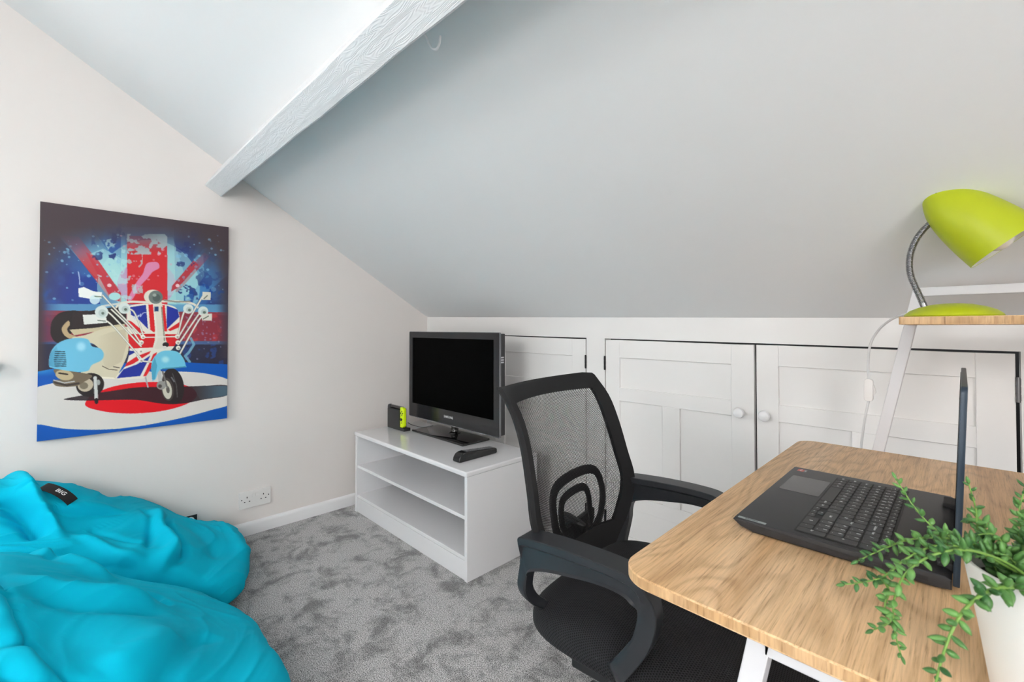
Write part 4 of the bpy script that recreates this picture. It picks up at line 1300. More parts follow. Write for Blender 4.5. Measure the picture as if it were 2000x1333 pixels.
class Bag:
    def __init__(self, outline, hts, sig, folds, seed, rim=0.36, power=0.62, wr=1.0):
        self.C = np.mean(np.array(outline, float), axis=0)
        O = np.array(spline(outline, 24, closed=True))
        d = O - self.C
        ang = np.arctan2(d[:, 1], d[:, 0]); rad = np.hypot(d[:, 0], d[:, 1])
        o = np.argsort(ang)
        self.ang = np.concatenate([ang[o] - 2 * PI, ang[o], ang[o] + 2 * PI]); self.rad = np.tile(rad[o], 3)
        self.H = np.array(hts, float); self.sig = sig; self.folds = folds; self.seed = seed; self.rim = rim; self.power = power; self.wr = wr
    def height(self, x, y):
        w = np.exp(-((x - self.H[:, 0]) ** 2 + (y - self.H[:, 1]) ** 2) / (2 * self.sig ** 2)) + 1e-9
        return float((w * self.H[:, 2]).sum() / w.sum())
    def build(self, nth=620, nph=300):
        vs = []
        for k in range(nph + 1):
            ph = PI * k / nph
            s = math.sin(ph) ** 0.75 if 0 < k < nph else 0.0
            cz = math.copysign(abs(math.cos(ph)) ** self.power, math.cos(ph)) if k != nph // 2 else 0.0
            for j in range(nth):
                th = -PI + 2 * PI * j / nth
                r = float(np.interp(th, self.ang, self.rad)) * s
                x = self.C[0] + r * math.cos(th); y = self.C[1] + r * math.sin(th)
                h = self.height(x, y)
                zm = h * self.rim
                z = zm + (h - zm) * cz if cz >= 0 else zm + zm * cz
                vs.append((x, y, z))
        V = np.array(vs).reshape(nph + 1, nth, 3)
        # normals
        dj = np.roll(V, -1, 1) - np.roll(V, 1, 1)
        dk = np.zeros_like(V); dk[1:-1] = V[2:] - V[:-2]; dk[0] = V[1] - V[0]; dk[-1] = V[-1] - V[-2]
        Nn = np.cross(dk, dj); ln = np.linalg.norm(Nn, axis=2, keepdims=True); ln[ln < 1e-9] = 1; Nn = Nn / ln
        if Nn[nph // 4, 0, 2] < 0:
            Nn = -Nn
        Nn[0] = (0, 0, 1); Nn[-1] = (0, 0, -1)
        disp = np.zeros(V.shape[:2])
        for pts, amp, wid, kind in self.folds:
            P = np.array(spline([p[:2] for p in pts], 14))
            best = np.full(V.shape[:2], 9.0); sd = np.zeros(V.shape[:2]); tpar = np.zeros(V.shape[:2])
            nseg_ = len(P) - 1
            for i in range(nseg_):
                a, b = P[i], P[i + 1]; ab = b - a; L2 = (ab ** 2).sum() + 1e-12
                q = V[..., :2] - a; t = np.clip((q @ ab) / L2, 0, 1)
                dd = q - t[..., None] * ab
                dist = np.linalg.norm(dd, axis=2)
                m = dist < best
                best = np.where(m, dist, best)
                sd = np.where(m, (ab[0] * q[..., 1] - ab[1] * q[..., 0]) / math.sqrt(L2), sd); tpar = np.where(m, (i + t) / nseg_, tpar)
            far = np.sqrt(np.maximum(best ** 2 - sd ** 2, 0))          # beyond the ends
            fade = np.clip(np.minimum(tpar, 1 - tpar) * 4, 0, 1); fade = fade * fade * (3 - 2 * fade) * np.exp(-(far / wid) ** 2)
            if kind == 'valley':
                disp -= fade * amp * np.exp(-(sd / wid) ** 2)
            elif kind == 'seam':
                disp -= fade * amp * np.exp(-np.abs(sd) / wid)
            elif kind == 'ridge':
                disp += fade * amp * np.exp(-(sd / wid) ** 2)
            elif kind == 'lapR':
                disp += fade * amp * (np.exp(-((sd + 1.1 * wid) / (1.3 * wid)) ** 2) - 0.9 * np.exp(-((sd - 0.6 * wid) / (0.6 * wid)) ** 2))
            elif kind == 'lap':         # cloth on the left of the line bulges over a hollow on its right
                disp += fade * amp * (np.exp(-((sd - 1.1 * wid) / (1.3 * wid)) ** 2) - 0.9 * np.exp(-((sd + 0.6 * wid) / (0.6 * wid)) ** 2))
        for k in range(0, nph + 1):
            for j in range(nth):
                p = V[k, j]
                q = Vector((p[0], p[1], p[2]))
                n1 = noise.noise(q * 3.2 + Vector((self.seed, 0, 0)))
                w = noise.noise(q * 2.0 + Vector((0, self.seed, 3)))
                u = Vector((q.x * 1.2 + w * 0.9, q.y * 1.2 - w * 0.7, q.z * 1.2)) * 4.2
                rdg = 1 - abs(noise.noise(u + Vector((self.seed * 2, 1, 1)))) * 2.4
                rdg2 = 1 - abs(noise.noise(u * 2.3 + Vector((self.seed, 4, 2)))) * 2.4
                disp[k, j] += 0.014 * n1 + self.wr * (0.009 * max(0, rdg) ** 2 + 0.0022 * max(0, rdg2) ** 2) + 0.0008 * noise.noise(q * 30)
        edge = np.ones(nph + 1); edge[int(nph * 0.8):] = 0
        V2 = V + Nn * (disp * edge[:, None])[..., None]
        V2[..., 2] = np.maximum(V2[..., 2], 0.001)
        V2[..., 0] = np.maximum(V2[..., 0], XL + 0.020)
        self.V = V2; self.N = Nn
        return V2
    def object(self, name):
        V = self.V; nk, nt_, _ = V.shape
        bm = BM()
        rows = [[bm.verts.new(V[k, j]) for j in range(nt_)] for k in range(1, nk - 1)]
        t0 = bm.verts.new(V[0].mean(axis=0)); t1 = bm.verts.new(V[-1].mean(axis=0))
        for a, b in zip(rows[:-1], rows[1:]):
            for j in range(nt_):
                jj = (j + 1) % nt_
                bm.faces.new([a[j], b[j], b[jj], a[jj]])
        for j in range(nt_):
            jj = (j + 1) % nt_
            bm.faces.new([t0, rows[0][j], rows[0][jj]]); bm.faces.new([t1, rows[-1][jj], rows[-1][j]])
        return obj(name, bm, m_bag, smooth=True, loc=(self.C[0], self.C[1], 0), angle=180)
    def snap(self, x, y):
        top = self.V[:int(self.V.shape[0] * 0.55)].reshape(-1, 3); nn = self.N[:int(self.V.shape[0] * 0.55)].reshape(-1, 3)
        i = np.argmin((top[:, 0] - x) ** 2 + (top[:, 1] - y) ** 2)
        return Vector(top[i]), Vector(nn[i])

# bag lying against the left wall
back_out = [(-2.575, -1.10), (-2.575, -0.5), (-2.575, 0.0), (-2.575, 0.30), (-2.55, 0.50), (-2.42, 0.565), (-2.24, 0.565), (-2.05, 0.52), (-1.92, 0.44), (-1.90, 0.34), (-1.97, 0.10), (-2.03, -0.2), (-2.03, -0.6), (-2.04, -1.0), (-2.25, -1.3)]
back_h = [(-2.45, -0.9, .52), (-2.40, -0.55, .56), (-2.38, -0.30, .56), (-2.35, -0.12, .535), (-2.35, 0.0, .49), (-2.35, 0.145, .385), (-2.35, 0.216, .335), (-2.35, 0.33, .245), (-2.3, 0.50, .205),
          (-2.05, -0.5, .48), (-2.05, -0.1, .42), (-2.08, 0.1, .33), (-2.08, 0.25, .26), (-2.0, 0.45, .17), (-2.5, 0.5, .19), (-2.52, 0.1, .40), (-2.52, -0.2, .50)]
back_folds = [
    # the rim of the slumped opening, with the dark hollow on the camera side of it
    ([(-2.50, -0.20), (-2.40, -0.135), (-2.24, -0.095), (-2.17, -0.055), (-2.07, 0.00)], 0.034, 0.020, 'ridge'),
    ([(-2.25, -0.20), (-2.20, -0.13), (-2.15, -0.085), (-2.10, -0.06)], 0.055, 0.024, 'valley'),
    ([(-2.19, -0.06), (-2.20, 0.013), (-2.225, 0.08), (-2.26, 0.16)], 0.012, 0.012, 'lap'),
    ([(-2.32, 0.21), (-2.24, 0.225), (-2.12, 0.215), (-2.02, 0.19)], 0.022, 0.013, 'valley'),
    # main body riding over the flat foot
    ([(-2.38, 0.30), (-2.235, 0.262), (-2.12, 0.285), (-2.02, 0.285), (-1.95, 0.22)], 0.030, 0.020, 'lapR'),
    ([(-2.13, -0.01), (-2.08, 0.062), (-2.02, 0.125), (-1.99, 0.20)], 0.016, 0.016, 'ridge'),
    ([(-2.17, 0.05), (-2.12, 0.10), (-2.08, 0.17), (-2.06, 0.22)], 0.014, 0.014, 'valley'),
    ([(-2.02, 0.02), (-2.00, 0.10), (-1.98, 0.17)], 0.014, 0.012, 'valley'),
    ([(-2.45, 0.45), (-2.34, 0.50), (-2.2, 0.52), (-2.05, 0.50)], 0.012, 0.025, 'ridge'),
    ([(-2.30, 0.36), (-2.18, 0.40), (-2.04, 0.41)], 0.010, 0.03, 'valley'),
]
bag = Bag(back_out, back_h, 0.085, back_folds, 3.7)
bag.build()
BB = bag.object('bean_bag')
tag(BB, 'turquoise bean bag slumped against the left wall, with a black handle strap', 'bean bag', 'bean bags on the carpet')

def strap(parent, bagx, y0, y1, x0, x1, width, lift, text, name):
    """webbing loop stitched to the cover at both ends, bowed off it in the middle"""
    n = 24; L = []; Rr = []
    p0, n0 = bagx.snap(x0, y0); p1, n1 = bagx.snap(x1, y1)
    nn = (n0 + n1).normalized()
    for i in range(n + 1):
        t = i / n
        c = p0.lerp(p1, t) + nn * (lift * math.sin(PI * t) ** 0.7 + 0.004)
        sd = (p1 - p0).cross(nn).normalized()
        L.append(c + sd * width / 2); Rr.append(c - sd * width / 2)
    bm = BM(); th = 0.0016
    A = [[bm.verts.new(q + nn * s_) for q in P_] for P_ in (L, Rr) for s_ in (0, th)]
    l0, l1, r0, r1 = A
    for i in range(n):
        for q in ((l1[i], l1[i + 1], r1[i + 1], r1[i]), (l0[i], r0[i], r0[i + 1], l0[i + 1]), (l0[i], l0[i + 1], l1[i + 1], l1[i]), (r0[i], r1[i], r1[i + 1], r0[i + 1])):
            bm.faces.new(q)
    for i in (0, n):
        bm.faces.new([l0[i], l1[i], r1[i], r0[i]])
    mid = p0.lerp(p1, 0.55) + nn * (lift + 0.004 + th)
    along = (p1 - p0).normalized(); sd = (p1 - p0).cross(nn).normalized()
    o = obj(name, bm, m_strap, parent, smooth=True, angle=60)
    if text:
        bm = BM(); text_bm(bm, text, 0.022, axes(mid + nn * 0.0006, along, -sd if sd.z < 0 else sd, nn), bold=True)
        obj('lettering', bm, m_print, o)
    return o
strap(BB, bag, -0.070, 0.005, -2.250, -2.205, 0.042, 0.012, 'BIG', 'handle_strap')
# woven brand label standing up from the back seam
bm = BM()
c = Vector((-2.50, 0.387, 0.0)); c.z = bag.snap(-2.50, 0.387)[0].z + 0.002
box(bm, c.x - 0.001, c.x + 0.001, c.y - 0.040, c.y + 0.036, c.z - 0.022, c.z + 0.016)
lab = obj('woven_label', bm, m_strap, BB)
bm = BM(); lathe(bm, [(0, 0), (0.016, 0), (0.016, 0.0006), (0, 0.0006)], 24, axes((c.x + 0.001, c.y + 0.010, c.z - 0.006), (0, 1, 0), (0, 0, 1), (1, 0, 0)))
lathe(bm, [(0, 0), (0.002, 0), (0.002, 0.0006), (0, 0.0006)], 10, axes((c.x + 0.001, c.y - 0.013, c.z + 0.010), (0, 1, 0), (0, 0, 1), (1, 0, 0)))
obj('label_print', bm, m_print, lab)

# nearer, bigger bag
fr_out = [(-1.90, 0.20), (-1.80, 0.36), (-1.64, 0.43), (-1.45, 0.430), (-1.25, 0.425), (-1.05, 0.33), (-0.95, 0.05), (-0.97, -0.3), (-1.05, -0.7), (-1.35, -0.98), (-1.75, -0.95), (-1.98, -0.65), (-1.99, -0.25), (-1.96, 0.0)]
fr_h = [(-1.90, -0.6, .58), (-1.90, -0.3, .56), (-1.92, -0.13, .505), (-1.88, 0.0, .44), (-1.80, 0.147, .325), (-1.75, 0.217, .285), (-1.68, 0.32, .20), (-1.60, 0.40, .17),
        (-1.6, -0.5, .56), (-1.6, -0.2, .50), (-1.6, 0.05, .40), (-1.55, 0.22, .30), (-1.5, 0.36, .23), (-1.35, 0.36, .22), (-1.2, 0.3, .24), (-1.35, 0.1, .36), (-1.3, -0.2, .44), (-1.3, -0.6, .48), (-1.08, 0.1, .26), (-1.1, -0.3, .36), (-1.1, -0.7, .38)]
fr_folds = [
    ([(-1.75, -0.32), (-1.64, -0.14), (-1.537, -0.104), (-1.435, -0.075), (-1.323, -0.03), (-1.22, 0.03), (-1.08, 0.06)], 0.020, 0.009, 'seam'),
    ([(-1.70, -0.30), (-1.58, -0.15), (-1.44, -0.10), (-1.30, -0.05), (-1.15, 0.02)], 0.018, 0.035, 'ridge'),
    ([(-2.0, -0.20), (-1.95, -0.10), (-1.89, -0.07), (-1.86, -0.03)], 0.030, 0.022, 'ridge'),
    ([(-1.93, -0.20), (-1.88, -0.12), (-1.86, -0.06), (-1.84, -0.01)], 0.026, 0.018, 'valley'),
    ([(-1.85, -0.16), (-1.86, -0.08), (-1.85, -0.01), (-1.80, 0.05), (-1.76, 0.10)], 0.022, 0.022, 'ridge'),
    ([(-1.63, -0.11), (-1.59, -0.01), (-1.585, 0.10), (-1.59, 0.18)], 0.020, 0.028, 'ridge'),
    ([(-1.56, -0.08), (-1.52, 0.02), (-1.52, 0.12), (-1.55, 0.20)], 0.018, 0.030, 'valley'),
    ([(-1.68, 0.13), (-1.655, 0.165), (-1.67, 0.20)], 0.018, 0.012, 'valley'),
    ([(-1.70, 0.15), (-1.645, 0.188), (-1.62, 0.22)], 0.012, 0.010, 'valley'),
    ([(-1.20, 0.12), (-1.296, 0.18), (-1.40, 0.24), (-1.46, 0.30)], 0.016, 0.022, 'valley'),
    ([(-1.38, -0.12), (-1.36, -0.08), (-1.38, -0.04)], 0.016, 0.018, 'valley'),
    ([(-1.30, -0.10), (-1.25, -0.05), (-1.26, 0.0)], 0.016, 0.016, 'valley'),
    ([(-1.28, 0.05), (-1.34, 0.14), (-1.42, 0.19)], 0.012, 0.03, 'ridge'),
]
bag2 = Bag(fr_out, fr_h, 0.095, fr_folds, 9.1, power=0.72, wr=0.45)
bag2.build()
FB = bag2.object('bean_bag')
tag(FB, 'large turquoise bean bag nearest the camera, in front of the one by the wall', 'bean bag', 'bean bags on the carpet')
# ================================================================== canvas print
# The printed picture is rasterised here with numpy and stored as a colour attribute on the
# dense front face of the canvas. Art coordinates: a 1098 x 1333 sheet whose four corners SQ map
# to the canvas corners by a homography.
SQ = [(70, 60), (1031, 188), (1017, 1168), (48, 1287)]            # TL, TR, BR, BL
def homography(src, dst):
    A = []; b = []
    for (u, v), (x, y) in zip(src, dst):
        A.append([u, v, 1, 0, 0, 0, -u * x, -v * x]); b.append(x)
        A.append([0, 0, 0, u, v, 1, -u * y, -v * y]); b.append(y)
    h = np.linalg.solve(np.array(A, float), np.array(b, float))
    return np.append(h, 1).reshape(3, 3)
HM = homography([(0, 0), (1, 0), (1, 1), (0, 1)], SQ)
CW, CHH = 320, 470
SS = 2
gu, gv = np.meshgrid((np.arange((CW + 1) * SS) + 0.5) / SS - 0.5, (np.arange((CHH + 1) * SS) + 0.5) / SS - 0.5)
gu = np.clip(gu / CW, 0, 1).ravel(); gv = np.clip(gv / CHH, 0, 1).ravel()
w_ = HM[2, 0] * gu + HM[2, 1] * gv + HM[2, 2]
AXp = (HM[0, 0] * gu + HM[0, 1] * gv + HM[0, 2]) / w_
AYp = (HM[1, 0] * gu + HM[1, 1] * gv + HM[1, 2]) / w_
img = np.zeros((AXp.size, 3))
rs_ = np.random.RandomState(5)
def vnoise(x, y, scale, seed, octaves=3):
    out = np.zeros_like(x); amp = 1; tot = 0
    for o in range(octaves):
        g = np.random.RandomState(seed + o).rand(64, 64)
        fx = x / scale * (2 ** o); fy = y / scale * (2 ** o)
        ix = np.floor(fx).astype(int); iy = np.floor(fy).astype(int)
        tx = fx - ix; ty = fy - iy; tx = tx * tx * (3 - 2 * tx); ty = ty * ty * (3 - 2 * ty)
        a = g[iy % 64, ix % 64]; b = g[iy % 64, (ix + 1) % 64]; c = g[(iy + 1) % 64, ix % 64]; d = g[(iy + 1) % 64, (ix + 1) % 64]
        out += amp * (a * (1 - tx) * (1 - ty) + b * tx * (1 - ty) + c * (1 - tx) * ty + d * tx * ty); tot += amp; amp *= 0.5
    return out / tot
def smst(a, b, x):
    t = np.clip((x - a) / (b - a), 0, 1); return t * t * (3 - 2 * t)
def put(mask, col, alpha=1.0):
    a = (mask * alpha)[:, None]
    img[:] = img * (1 - a) + np.array(col) / 255.0 * a
def pin(pts, x=None, y=None):
    x = AXp if x is None else x; y = AYp if y is None else y
    P = np.array(pts, float); res = np.zeros(x.size, bool)
    bb = (x >= P[:, 0].min()) & (x <= P[:, 0].max()) & (y >= P[:, 1].min()) & (y <= P[:, 1].max())
    xx = x[bb]; yy = y[bb]; r = np.zeros(xx.size, bool)
    n = len(P)
    for i in range(n):
        x0, y0 = P[i]; x1, y1 = P[(i + 1) % n]
        if y0 == y1:
            continue
        c = ((yy >= min(y0, y1)) & (yy < max(y0, y1))) & (xx < (x1 - x0) * (yy - y0) / (y1 - y0) + x0)
        r ^= c
    res[bb] = r
    return res
def poly(pts, col, alpha=1.0, smooth=False):
    if smooth:
        pts = [tuple(p) for p in spline(pts, 8, closed=True)]
    m = pin(pts); put(m.astype(float), col, alpha); return m
def ell(cx, cy, rx, ry, col, alpha=1.0, rot=0.0):
    c, s = math.cos(R(rot)), math.sin(R(rot))
    dx = AXp - cx; dy = AYp - cy
    m = ((dx * c + dy * s) / rx) ** 2 + ((-dx * s + dy * c) / ry) ** 2 <= 1
    put(m.astype(float), col, alpha); return m
def line(pts, width, col, alpha=1.0):
    pts = [tuple(p) for p in pts]
    m = np.zeros(AXp.size, bool)
    for (x0, y0), (x1, y1) in zip(pts[:-1], pts[1:]):
        bb = (AXp > min(x0, x1) - width) & (AXp < max(x0, x1) + width) & (AYp > min(y0, y1) - width) & (AYp < max(y0, y1) + width)
        xx = AXp[bb]; yy = AYp[bb]; L2 = (x1 - x0) ** 2 + (y1 - y0) ** 2 + 1e-9
        t = np.clip(((xx - x0) * (x1 - x0) + (yy - y0) * (y1 - y0)) / L2, 0, 1)
        d = np.hypot(xx - x0 - t * (x1 - x0), yy - y0 - t * (y1 - y0)) <= width / 2
        mm = np.zeros(AXp.size, bool); mm[bb] = d; m |= mm
    put(m.astype(float), col, alpha)
# --- backdrop -----------------------------------------------------------------
X, Y = AXp, AYp
n1 = vnoise(X, Y, 120, 1, 4); n2 = vnoise(X, Y, 34, 9, 3); n3 = vnoise(X, Y, 14, 20, 2)
put(np.ones(X.size), (74, 62, 66))
vis = smst(1.08, 0.50, np.hypot((X - 545) / 560, (Y - 600) / 500) + (n1 - 0.5) * 0.30)
put(vis, (30, 66, 150))
put(vis * smst(0.45, 0.7, n1), (60, 130, 190), 0.75)
put(smst(0.2, 0.9, (500 - X) / 420) * smst(250, 450, Y) * smst(680, 560, Y) * vis, (52, 50, 120), 0.6)
def soft(mask, edge=1.0):
    return mask.astype(float) * np.clip(vis * 1.5, 0, 1)
CY, CYD, REDC, NAVY = (150, 208, 210), (70, 140, 196), (205, 44, 50), (34, 52, 140)
fadeT = smst(200, 420, Y)
def band(pts, col, a=1.0):
    put(soft(pin(pts)) * (0.25 + 0.75 * fadeT), col, a)
band([(120, 190), (330, 200), (660, 620), (520, 640)], CY, 0.8)
band([(330, 200), (500, 240), (505, 450), (420, 330)], CYD, 0.6)
band([(1040, 250), (900, 300), (700, 560), (810, 620), (1040, 420)], CYD, 0.7)
band([(900, 330), (870, 330), (690, 600), (800, 590), (905, 440)], CY, 0.7)
band([(175, 235), (265, 240), (500, 545), (478, 575), (425, 560)], REDC, 0.85)
band([(905, 318), (935, 338), (770, 520), (725, 530), (735, 500), (850, 375)], (160, 50, 70), 0.9)
band([(480, 190), (750, 190), (760, 600), (480, 600)], CY, 0.85)
# roundel behind
m = ((X - 620) / 262) ** 2 + ((Y - 500) / 245) ** 2 <= 1
put(m * (Y < 620) * 1.0, (168, 218, 214), 0.55)
band([(318, 330), (390, 300), (480, 350), (500, 470), (470, 500), (380, 420)], (175, 224, 220), 0.75)
m = ((X - 610) / 148) ** 2 + ((Y - 480) / 120) ** 2 <= 1
put(m.astype(float), (196, 150, 190), 0.8)
put(pin([(511, 235), (716, 235), (716, 620), (511, 620)]) * (0.35 + 0.65 * smst(225, 330, Y)), (212, 34, 42), 0.97)
put(pin([(511, 225), (716, 225), (716, 330), (511, 330)]) * smst(0.50, 0.56, n2), (170, 205, 208), 0.85)
band([(716, 240), (745, 240), (800, 420), (745, 540), (716, 540)], (170, 214, 214), 0.6)
poly([(640, 368), (668, 372), (675, 398), (640, 420), (615, 452), (580, 490), (535, 562), (515, 556), (560, 470), (590, 430), (600, 400), (612, 376)], (220, 140, 180), 0.95, True)
# red diagonals over the roundel
band([(300, 320), (350, 340), (480, 530), (470, 570), (425, 552)], (196, 52, 66), 0.95)
band([(850, 360), (875, 382), (770, 500), (735, 520), (740, 490)], (186, 50, 62), 0.95)
# splashes of dark blue and white
put(smst(0.60, 0.64, n2) * vis * (Y < 560) * (((X > 330) & (X < 500) & (Y < 360)) | (X > 760)), (30, 46, 112), 0.9)
put(smst(0.62, 0.66, vnoise(X, Y, 26, 40, 3)) * (Y > 250) * (Y < 560) * (np.abs(X - 470) < 120), (178, 222, 220), 0.7)
put(smst(0.55, 0.75, n1) * (Y > 480) * (Y < 590) * (X < 400), (20, 90, 190), 0.8)
put(smst(0.60, 0.70, vnoise(X, Y, 40, 60, 3)) * (Y > 480) * (Y < 590) * (X > 800), (20, 70, 150), 0.8)
# horizontal arms of the flag
fx_ = smst(60, 190, X) * smst(1045, 960, X)
put(pin([(60, 585), (1040, 585), (1040, 640), (60, 640)]) * fx_, (96, 158, 196), 0.85)
put(pin([(60, 618), (1040, 625), (1040, 775), (60, 780)]) * (0.45 + 0.55 * fx_), (150, 46, 56), 0.92)
put(pin([(60, 618), (1040, 625), (1040, 775), (60, 780)]) * smst(0.55, 0.7, n2) * fx_, (200, 60, 66), 0.6)
put(pin([(60, 772), (1040, 772), (1040, 792), (60, 792)]) * fx_, (80, 110, 150), 0.7)
put(pin([(40, 790), (1040, 790), (1040, 900), (40, 930)]).astype(float), (44, 42, 62), 0.9)
put(pin([(760, 790), (1000, 790), (1000, 900), (760, 900)]) * smst(0.55, 0.62, n2), (40, 66, 130), 0.8)
line([(835, 760), (850, 790), (825, 830), (805, 850), (828, 880)], 13, (120, 176, 196), 0.85)
for k in range(130):
    x = rs_.uniform(90, 1010); y = rs_.uniform(230, 590); r_ = rs_.uniform(2, 8) * (1 if rs_.rand() > 0.1 else 2)
    if (505 < x < 720 and y > 380) and rs_.rand() > 0.3:
        continue
    ell(x, y, r_, r_ * rs_.uniform(.6, 1), (130, 190, 220) if x < 480 or x > 760 else (222, 170, 190), 0.35 + 0.4 * rs_.rand())
for k in range(40):
    ell(rs_.uniform(780, 1000), rs_.uniform(640, 870), rs_.uniform(2, 6), rs_.uniform(2, 6), (150, 150, 190), 0.5)
ell(447, 545, 30, 20, (172, 222, 218)); ell(420, 489, 11, 9, (236, 200, 205)); ell(768, 489, 10, 9, (236, 200, 205))
line([(262, 420), (268, 450), (270, 485)], 5, (200, 220, 240), 0.8)
put(smst(330, 150, Y + 60 * (n1 - 0.5)) , (72, 60, 65), 0.85)
put(smst(110, 60, X) , (70, 58, 62), 0.8)
put(smst(960, 1040, X) * (Y < 860), (70, 58, 66), 0.75)
# --- floor roundel ----------------------------------------------------------------
BL_, WH_, RD_ = (0, 84, 176), (218, 212, 206), (226, 6, 26)
fl = pin([(30, 935), (150, 912), (330, 892), (560, 884), (800, 882), (1040, 893), (1040, 1300), (30, 1300)])
put(fl.astype(float), BL_)
put(fl * smst(960, 915, Y) * smst(200, 60, X), (60, 160, 215), 0.8)
poly([(30, 1022), (150, 985), (330, 950), (560, 932), (800, 930), (940, 945), (1040, 985), (1040, 1088), (930, 1128), (760, 1172), (560, 1210), (380, 1226), (200, 1222), (80, 1202), (30, 1190), (0, 1100)], WH_, 1, True)
poly([(295, 1090), (330, 1050), (430, 1008), (560, 986), (700, 984), (800, 998), (850, 1022), (860, 1060), (800, 1100), (690, 1130), (560, 1143), (440, 1140), (350, 1125), (305, 1110)], RD_, 1, True)
# cast shadow printed in the picture
poly([(185, 1072), (300, 1048), (420, 1030), (560, 1010), (700, 1008), (860, 1004), (1020, 1000), (1020, 1050), (900, 1072), (800, 1092), (700, 1095), (560, 1075), (430, 1075), (300, 1078)], (40, 28, 34), 0.88, True)
put(pin([(840, 1002), (1020, 1003), (1020, 1052), (880, 1072)]).astype(float) * smst(820, 1000, X), (84, 128, 150), 0.6)
# --- scooter ----------------------------------------------------------------------
CR, CRD, DK = (216, 206, 178), (150, 138, 110), (42, 34, 34)
# spare wheel / seat
poly([(120, 720), (128, 672), (165, 632), (230, 618), (300, 622), (400, 606), (490, 604), (500, 690), (420, 700), (300, 715), (230, 730), (200, 780), (150, 782), (125, 752)], DK, 1, True)
poly([(178, 706), (210, 670), (218, 690), (205, 712), (215, 735), (250, 752), (215, 760), (186, 740)], (186, 160, 122), 1, True)
poly([(216, 716), (330, 708), (498, 685), (498, 700), (330, 728), (240, 745)], (206, 192, 156), 1)
poly([(232, 624), (310, 618), (318, 700), (230, 708)], (48, 38, 38), 1)
# body shell
poly([(230, 760), (300, 742), (400, 708), (505, 700), (520, 720), (514, 830), (470, 930), (440, 966), (300, 958), (262, 950), (330, 880), (384, 850), (340, 790)], CR, 1, True)
put(pin([(360, 752), (420, 730), (500, 712), (508, 790), (480, 880), (400, 920), (380, 860)]) * smst(330, 470, X), (196, 184, 156), 0.7)
line([(383, 902), (415, 918), (458, 922)], 4, (96, 84, 66)); line([(440, 905), (468, 910)], 5, (80, 70, 60))
poly([(262, 948), (440, 960), (450, 968), (300, 962)], (240, 232, 212), 1)
# rear wheel, engine, exhaust
ell(320, 998, 72, 60, DK, 1, -12); ell(296, 998, 40, 34, (196, 180, 156), 1, -12); ell(288, 1002, 22, 18, (130, 118, 100))
poly([(140, 918), (238, 930), (330, 950), (285, 985), (240, 1006), (150, 1004), (132, 975), (172, 970), (150, 950)], (120, 104, 84), 1, True)
ell(190, 948, 46, 26, (196, 178, 140), 1, 8); line([(162, 938), (205, 944)], 8, (50, 40, 34)); line([(140, 985), (200, 1000), (262, 990)], 10, (70, 60, 56))
line([(136, 974), (190, 988), (240, 980)], 6, (190, 190, 188))
line([(346, 962), (352, 1080)], 18, (206, 208, 204)); ell(352, 1080, 10, 16, (40, 32, 36)); ell(362, 985, 10, 14, (170, 172, 170))
line([(600, 950), (614, 1008)], 8, (168, 170, 172))
# side panel (blue)
poly([(112, 900), (118, 838), (150, 792), (200, 766), (262, 758), (310, 766), (330, 800), (372, 812), (390, 840), (378, 872), (330, 896), (310, 925), (260, 932), (180, 922), (130, 912)], (112, 190, 220), 1, True)
put(smst(34, 8, np.hypot(X - 275, Y - 802)), (176, 226, 240), 0.8)
put(pin([(112, 900), (118, 838), (150, 800), (170, 860), (180, 920)]) * smst(190, 110, X), (58, 130, 166), 0.6)
for k in range(8):
    line([(138 + 1.5 * abs(k - 4), 828 + k * 10.5), (192 + min(k, 5) * 1.2, 829 + k * 10.4)], 4.5, (26, 44, 58))
# leg shield
sh = [(516, 600), (560, 585), (640, 580), (720, 588), (762, 606), (778, 655), (770, 740), (750, 800), (700, 850), (640, 900), (600, 958), (560, 966), (452, 966), (500, 900), (520, 830), (514, 740), (508, 660)]
poly(sh, (232, 226, 212), 1, True)
def shp(pts, col, smooth=False):
    m = pin(sh_s); q = pin([tuple(p) for p in spline(pts, 8, closed=True)] if smooth else pts)
    put((m & q).astype(float), col)
sh_s = [tuple(p) for p in spline(sh, 8, closed=True)]
NV, RD2 = (30, 48, 150), (216, 26, 34)
shp([(525, 600), (606, 588), (616, 712), (560, 655), (530, 640)], NV)
shp([(712, 592), (768, 612), (776, 650), (712, 712)], NV)
shp([(618, 586), (642, 586), (652, 720), (648, 730), (628, 716)], RD2)
shp([(686, 588), (702, 590), (714, 724), (694, 724)], RD2)
shp([(512, 668), (530, 672), (600, 730), (575, 732), (512, 694)], RD2)
shp([(776, 676), (776, 702), (730, 722), (716, 716)], RD2)
shp([(514, 738), (652, 736), (650, 770), (640, 806), (516, 812)], RD2)
shp([(694, 738), (772, 738), (760, 800), (696, 800)], RD2)
shp([(512, 822), (560, 826), (515, 850)], NV)
shp([(630, 824), (622, 838), (540, 890), (490, 908), (500, 890), (560, 850)], RD2)
shp([(628, 846), (612, 880), (575, 952), (455, 964), (490, 918), (560, 892)], NV)
shp([(642, 840), (662, 830), (640, 900), (632, 950), (590, 954), (625, 880)], RD2)
poly([(650, 580), (688, 580), (690, 640), (706, 760), (716, 800), (650, 812), (664, 760), (656, 650)], (222, 216, 200), 1, True)
line([(686, 600), (700, 770)], 7, (150, 142, 124)); poly([(649, 597), (670, 597), (670, 622), (649, 622)], (26, 62, 110))
# script badge on the shield
line([tuple(p) for p in spline([(540, 655), (556, 640), (548, 662), (568, 640), (562, 654), (580, 634), (576, 650), (592, 630), (608, 628)], 6)], 3.2, (196, 206, 228))
ell(706, 792, 16, 13, (50, 40, 40)); ell(700, 806, 12, 8, (220, 214, 206))
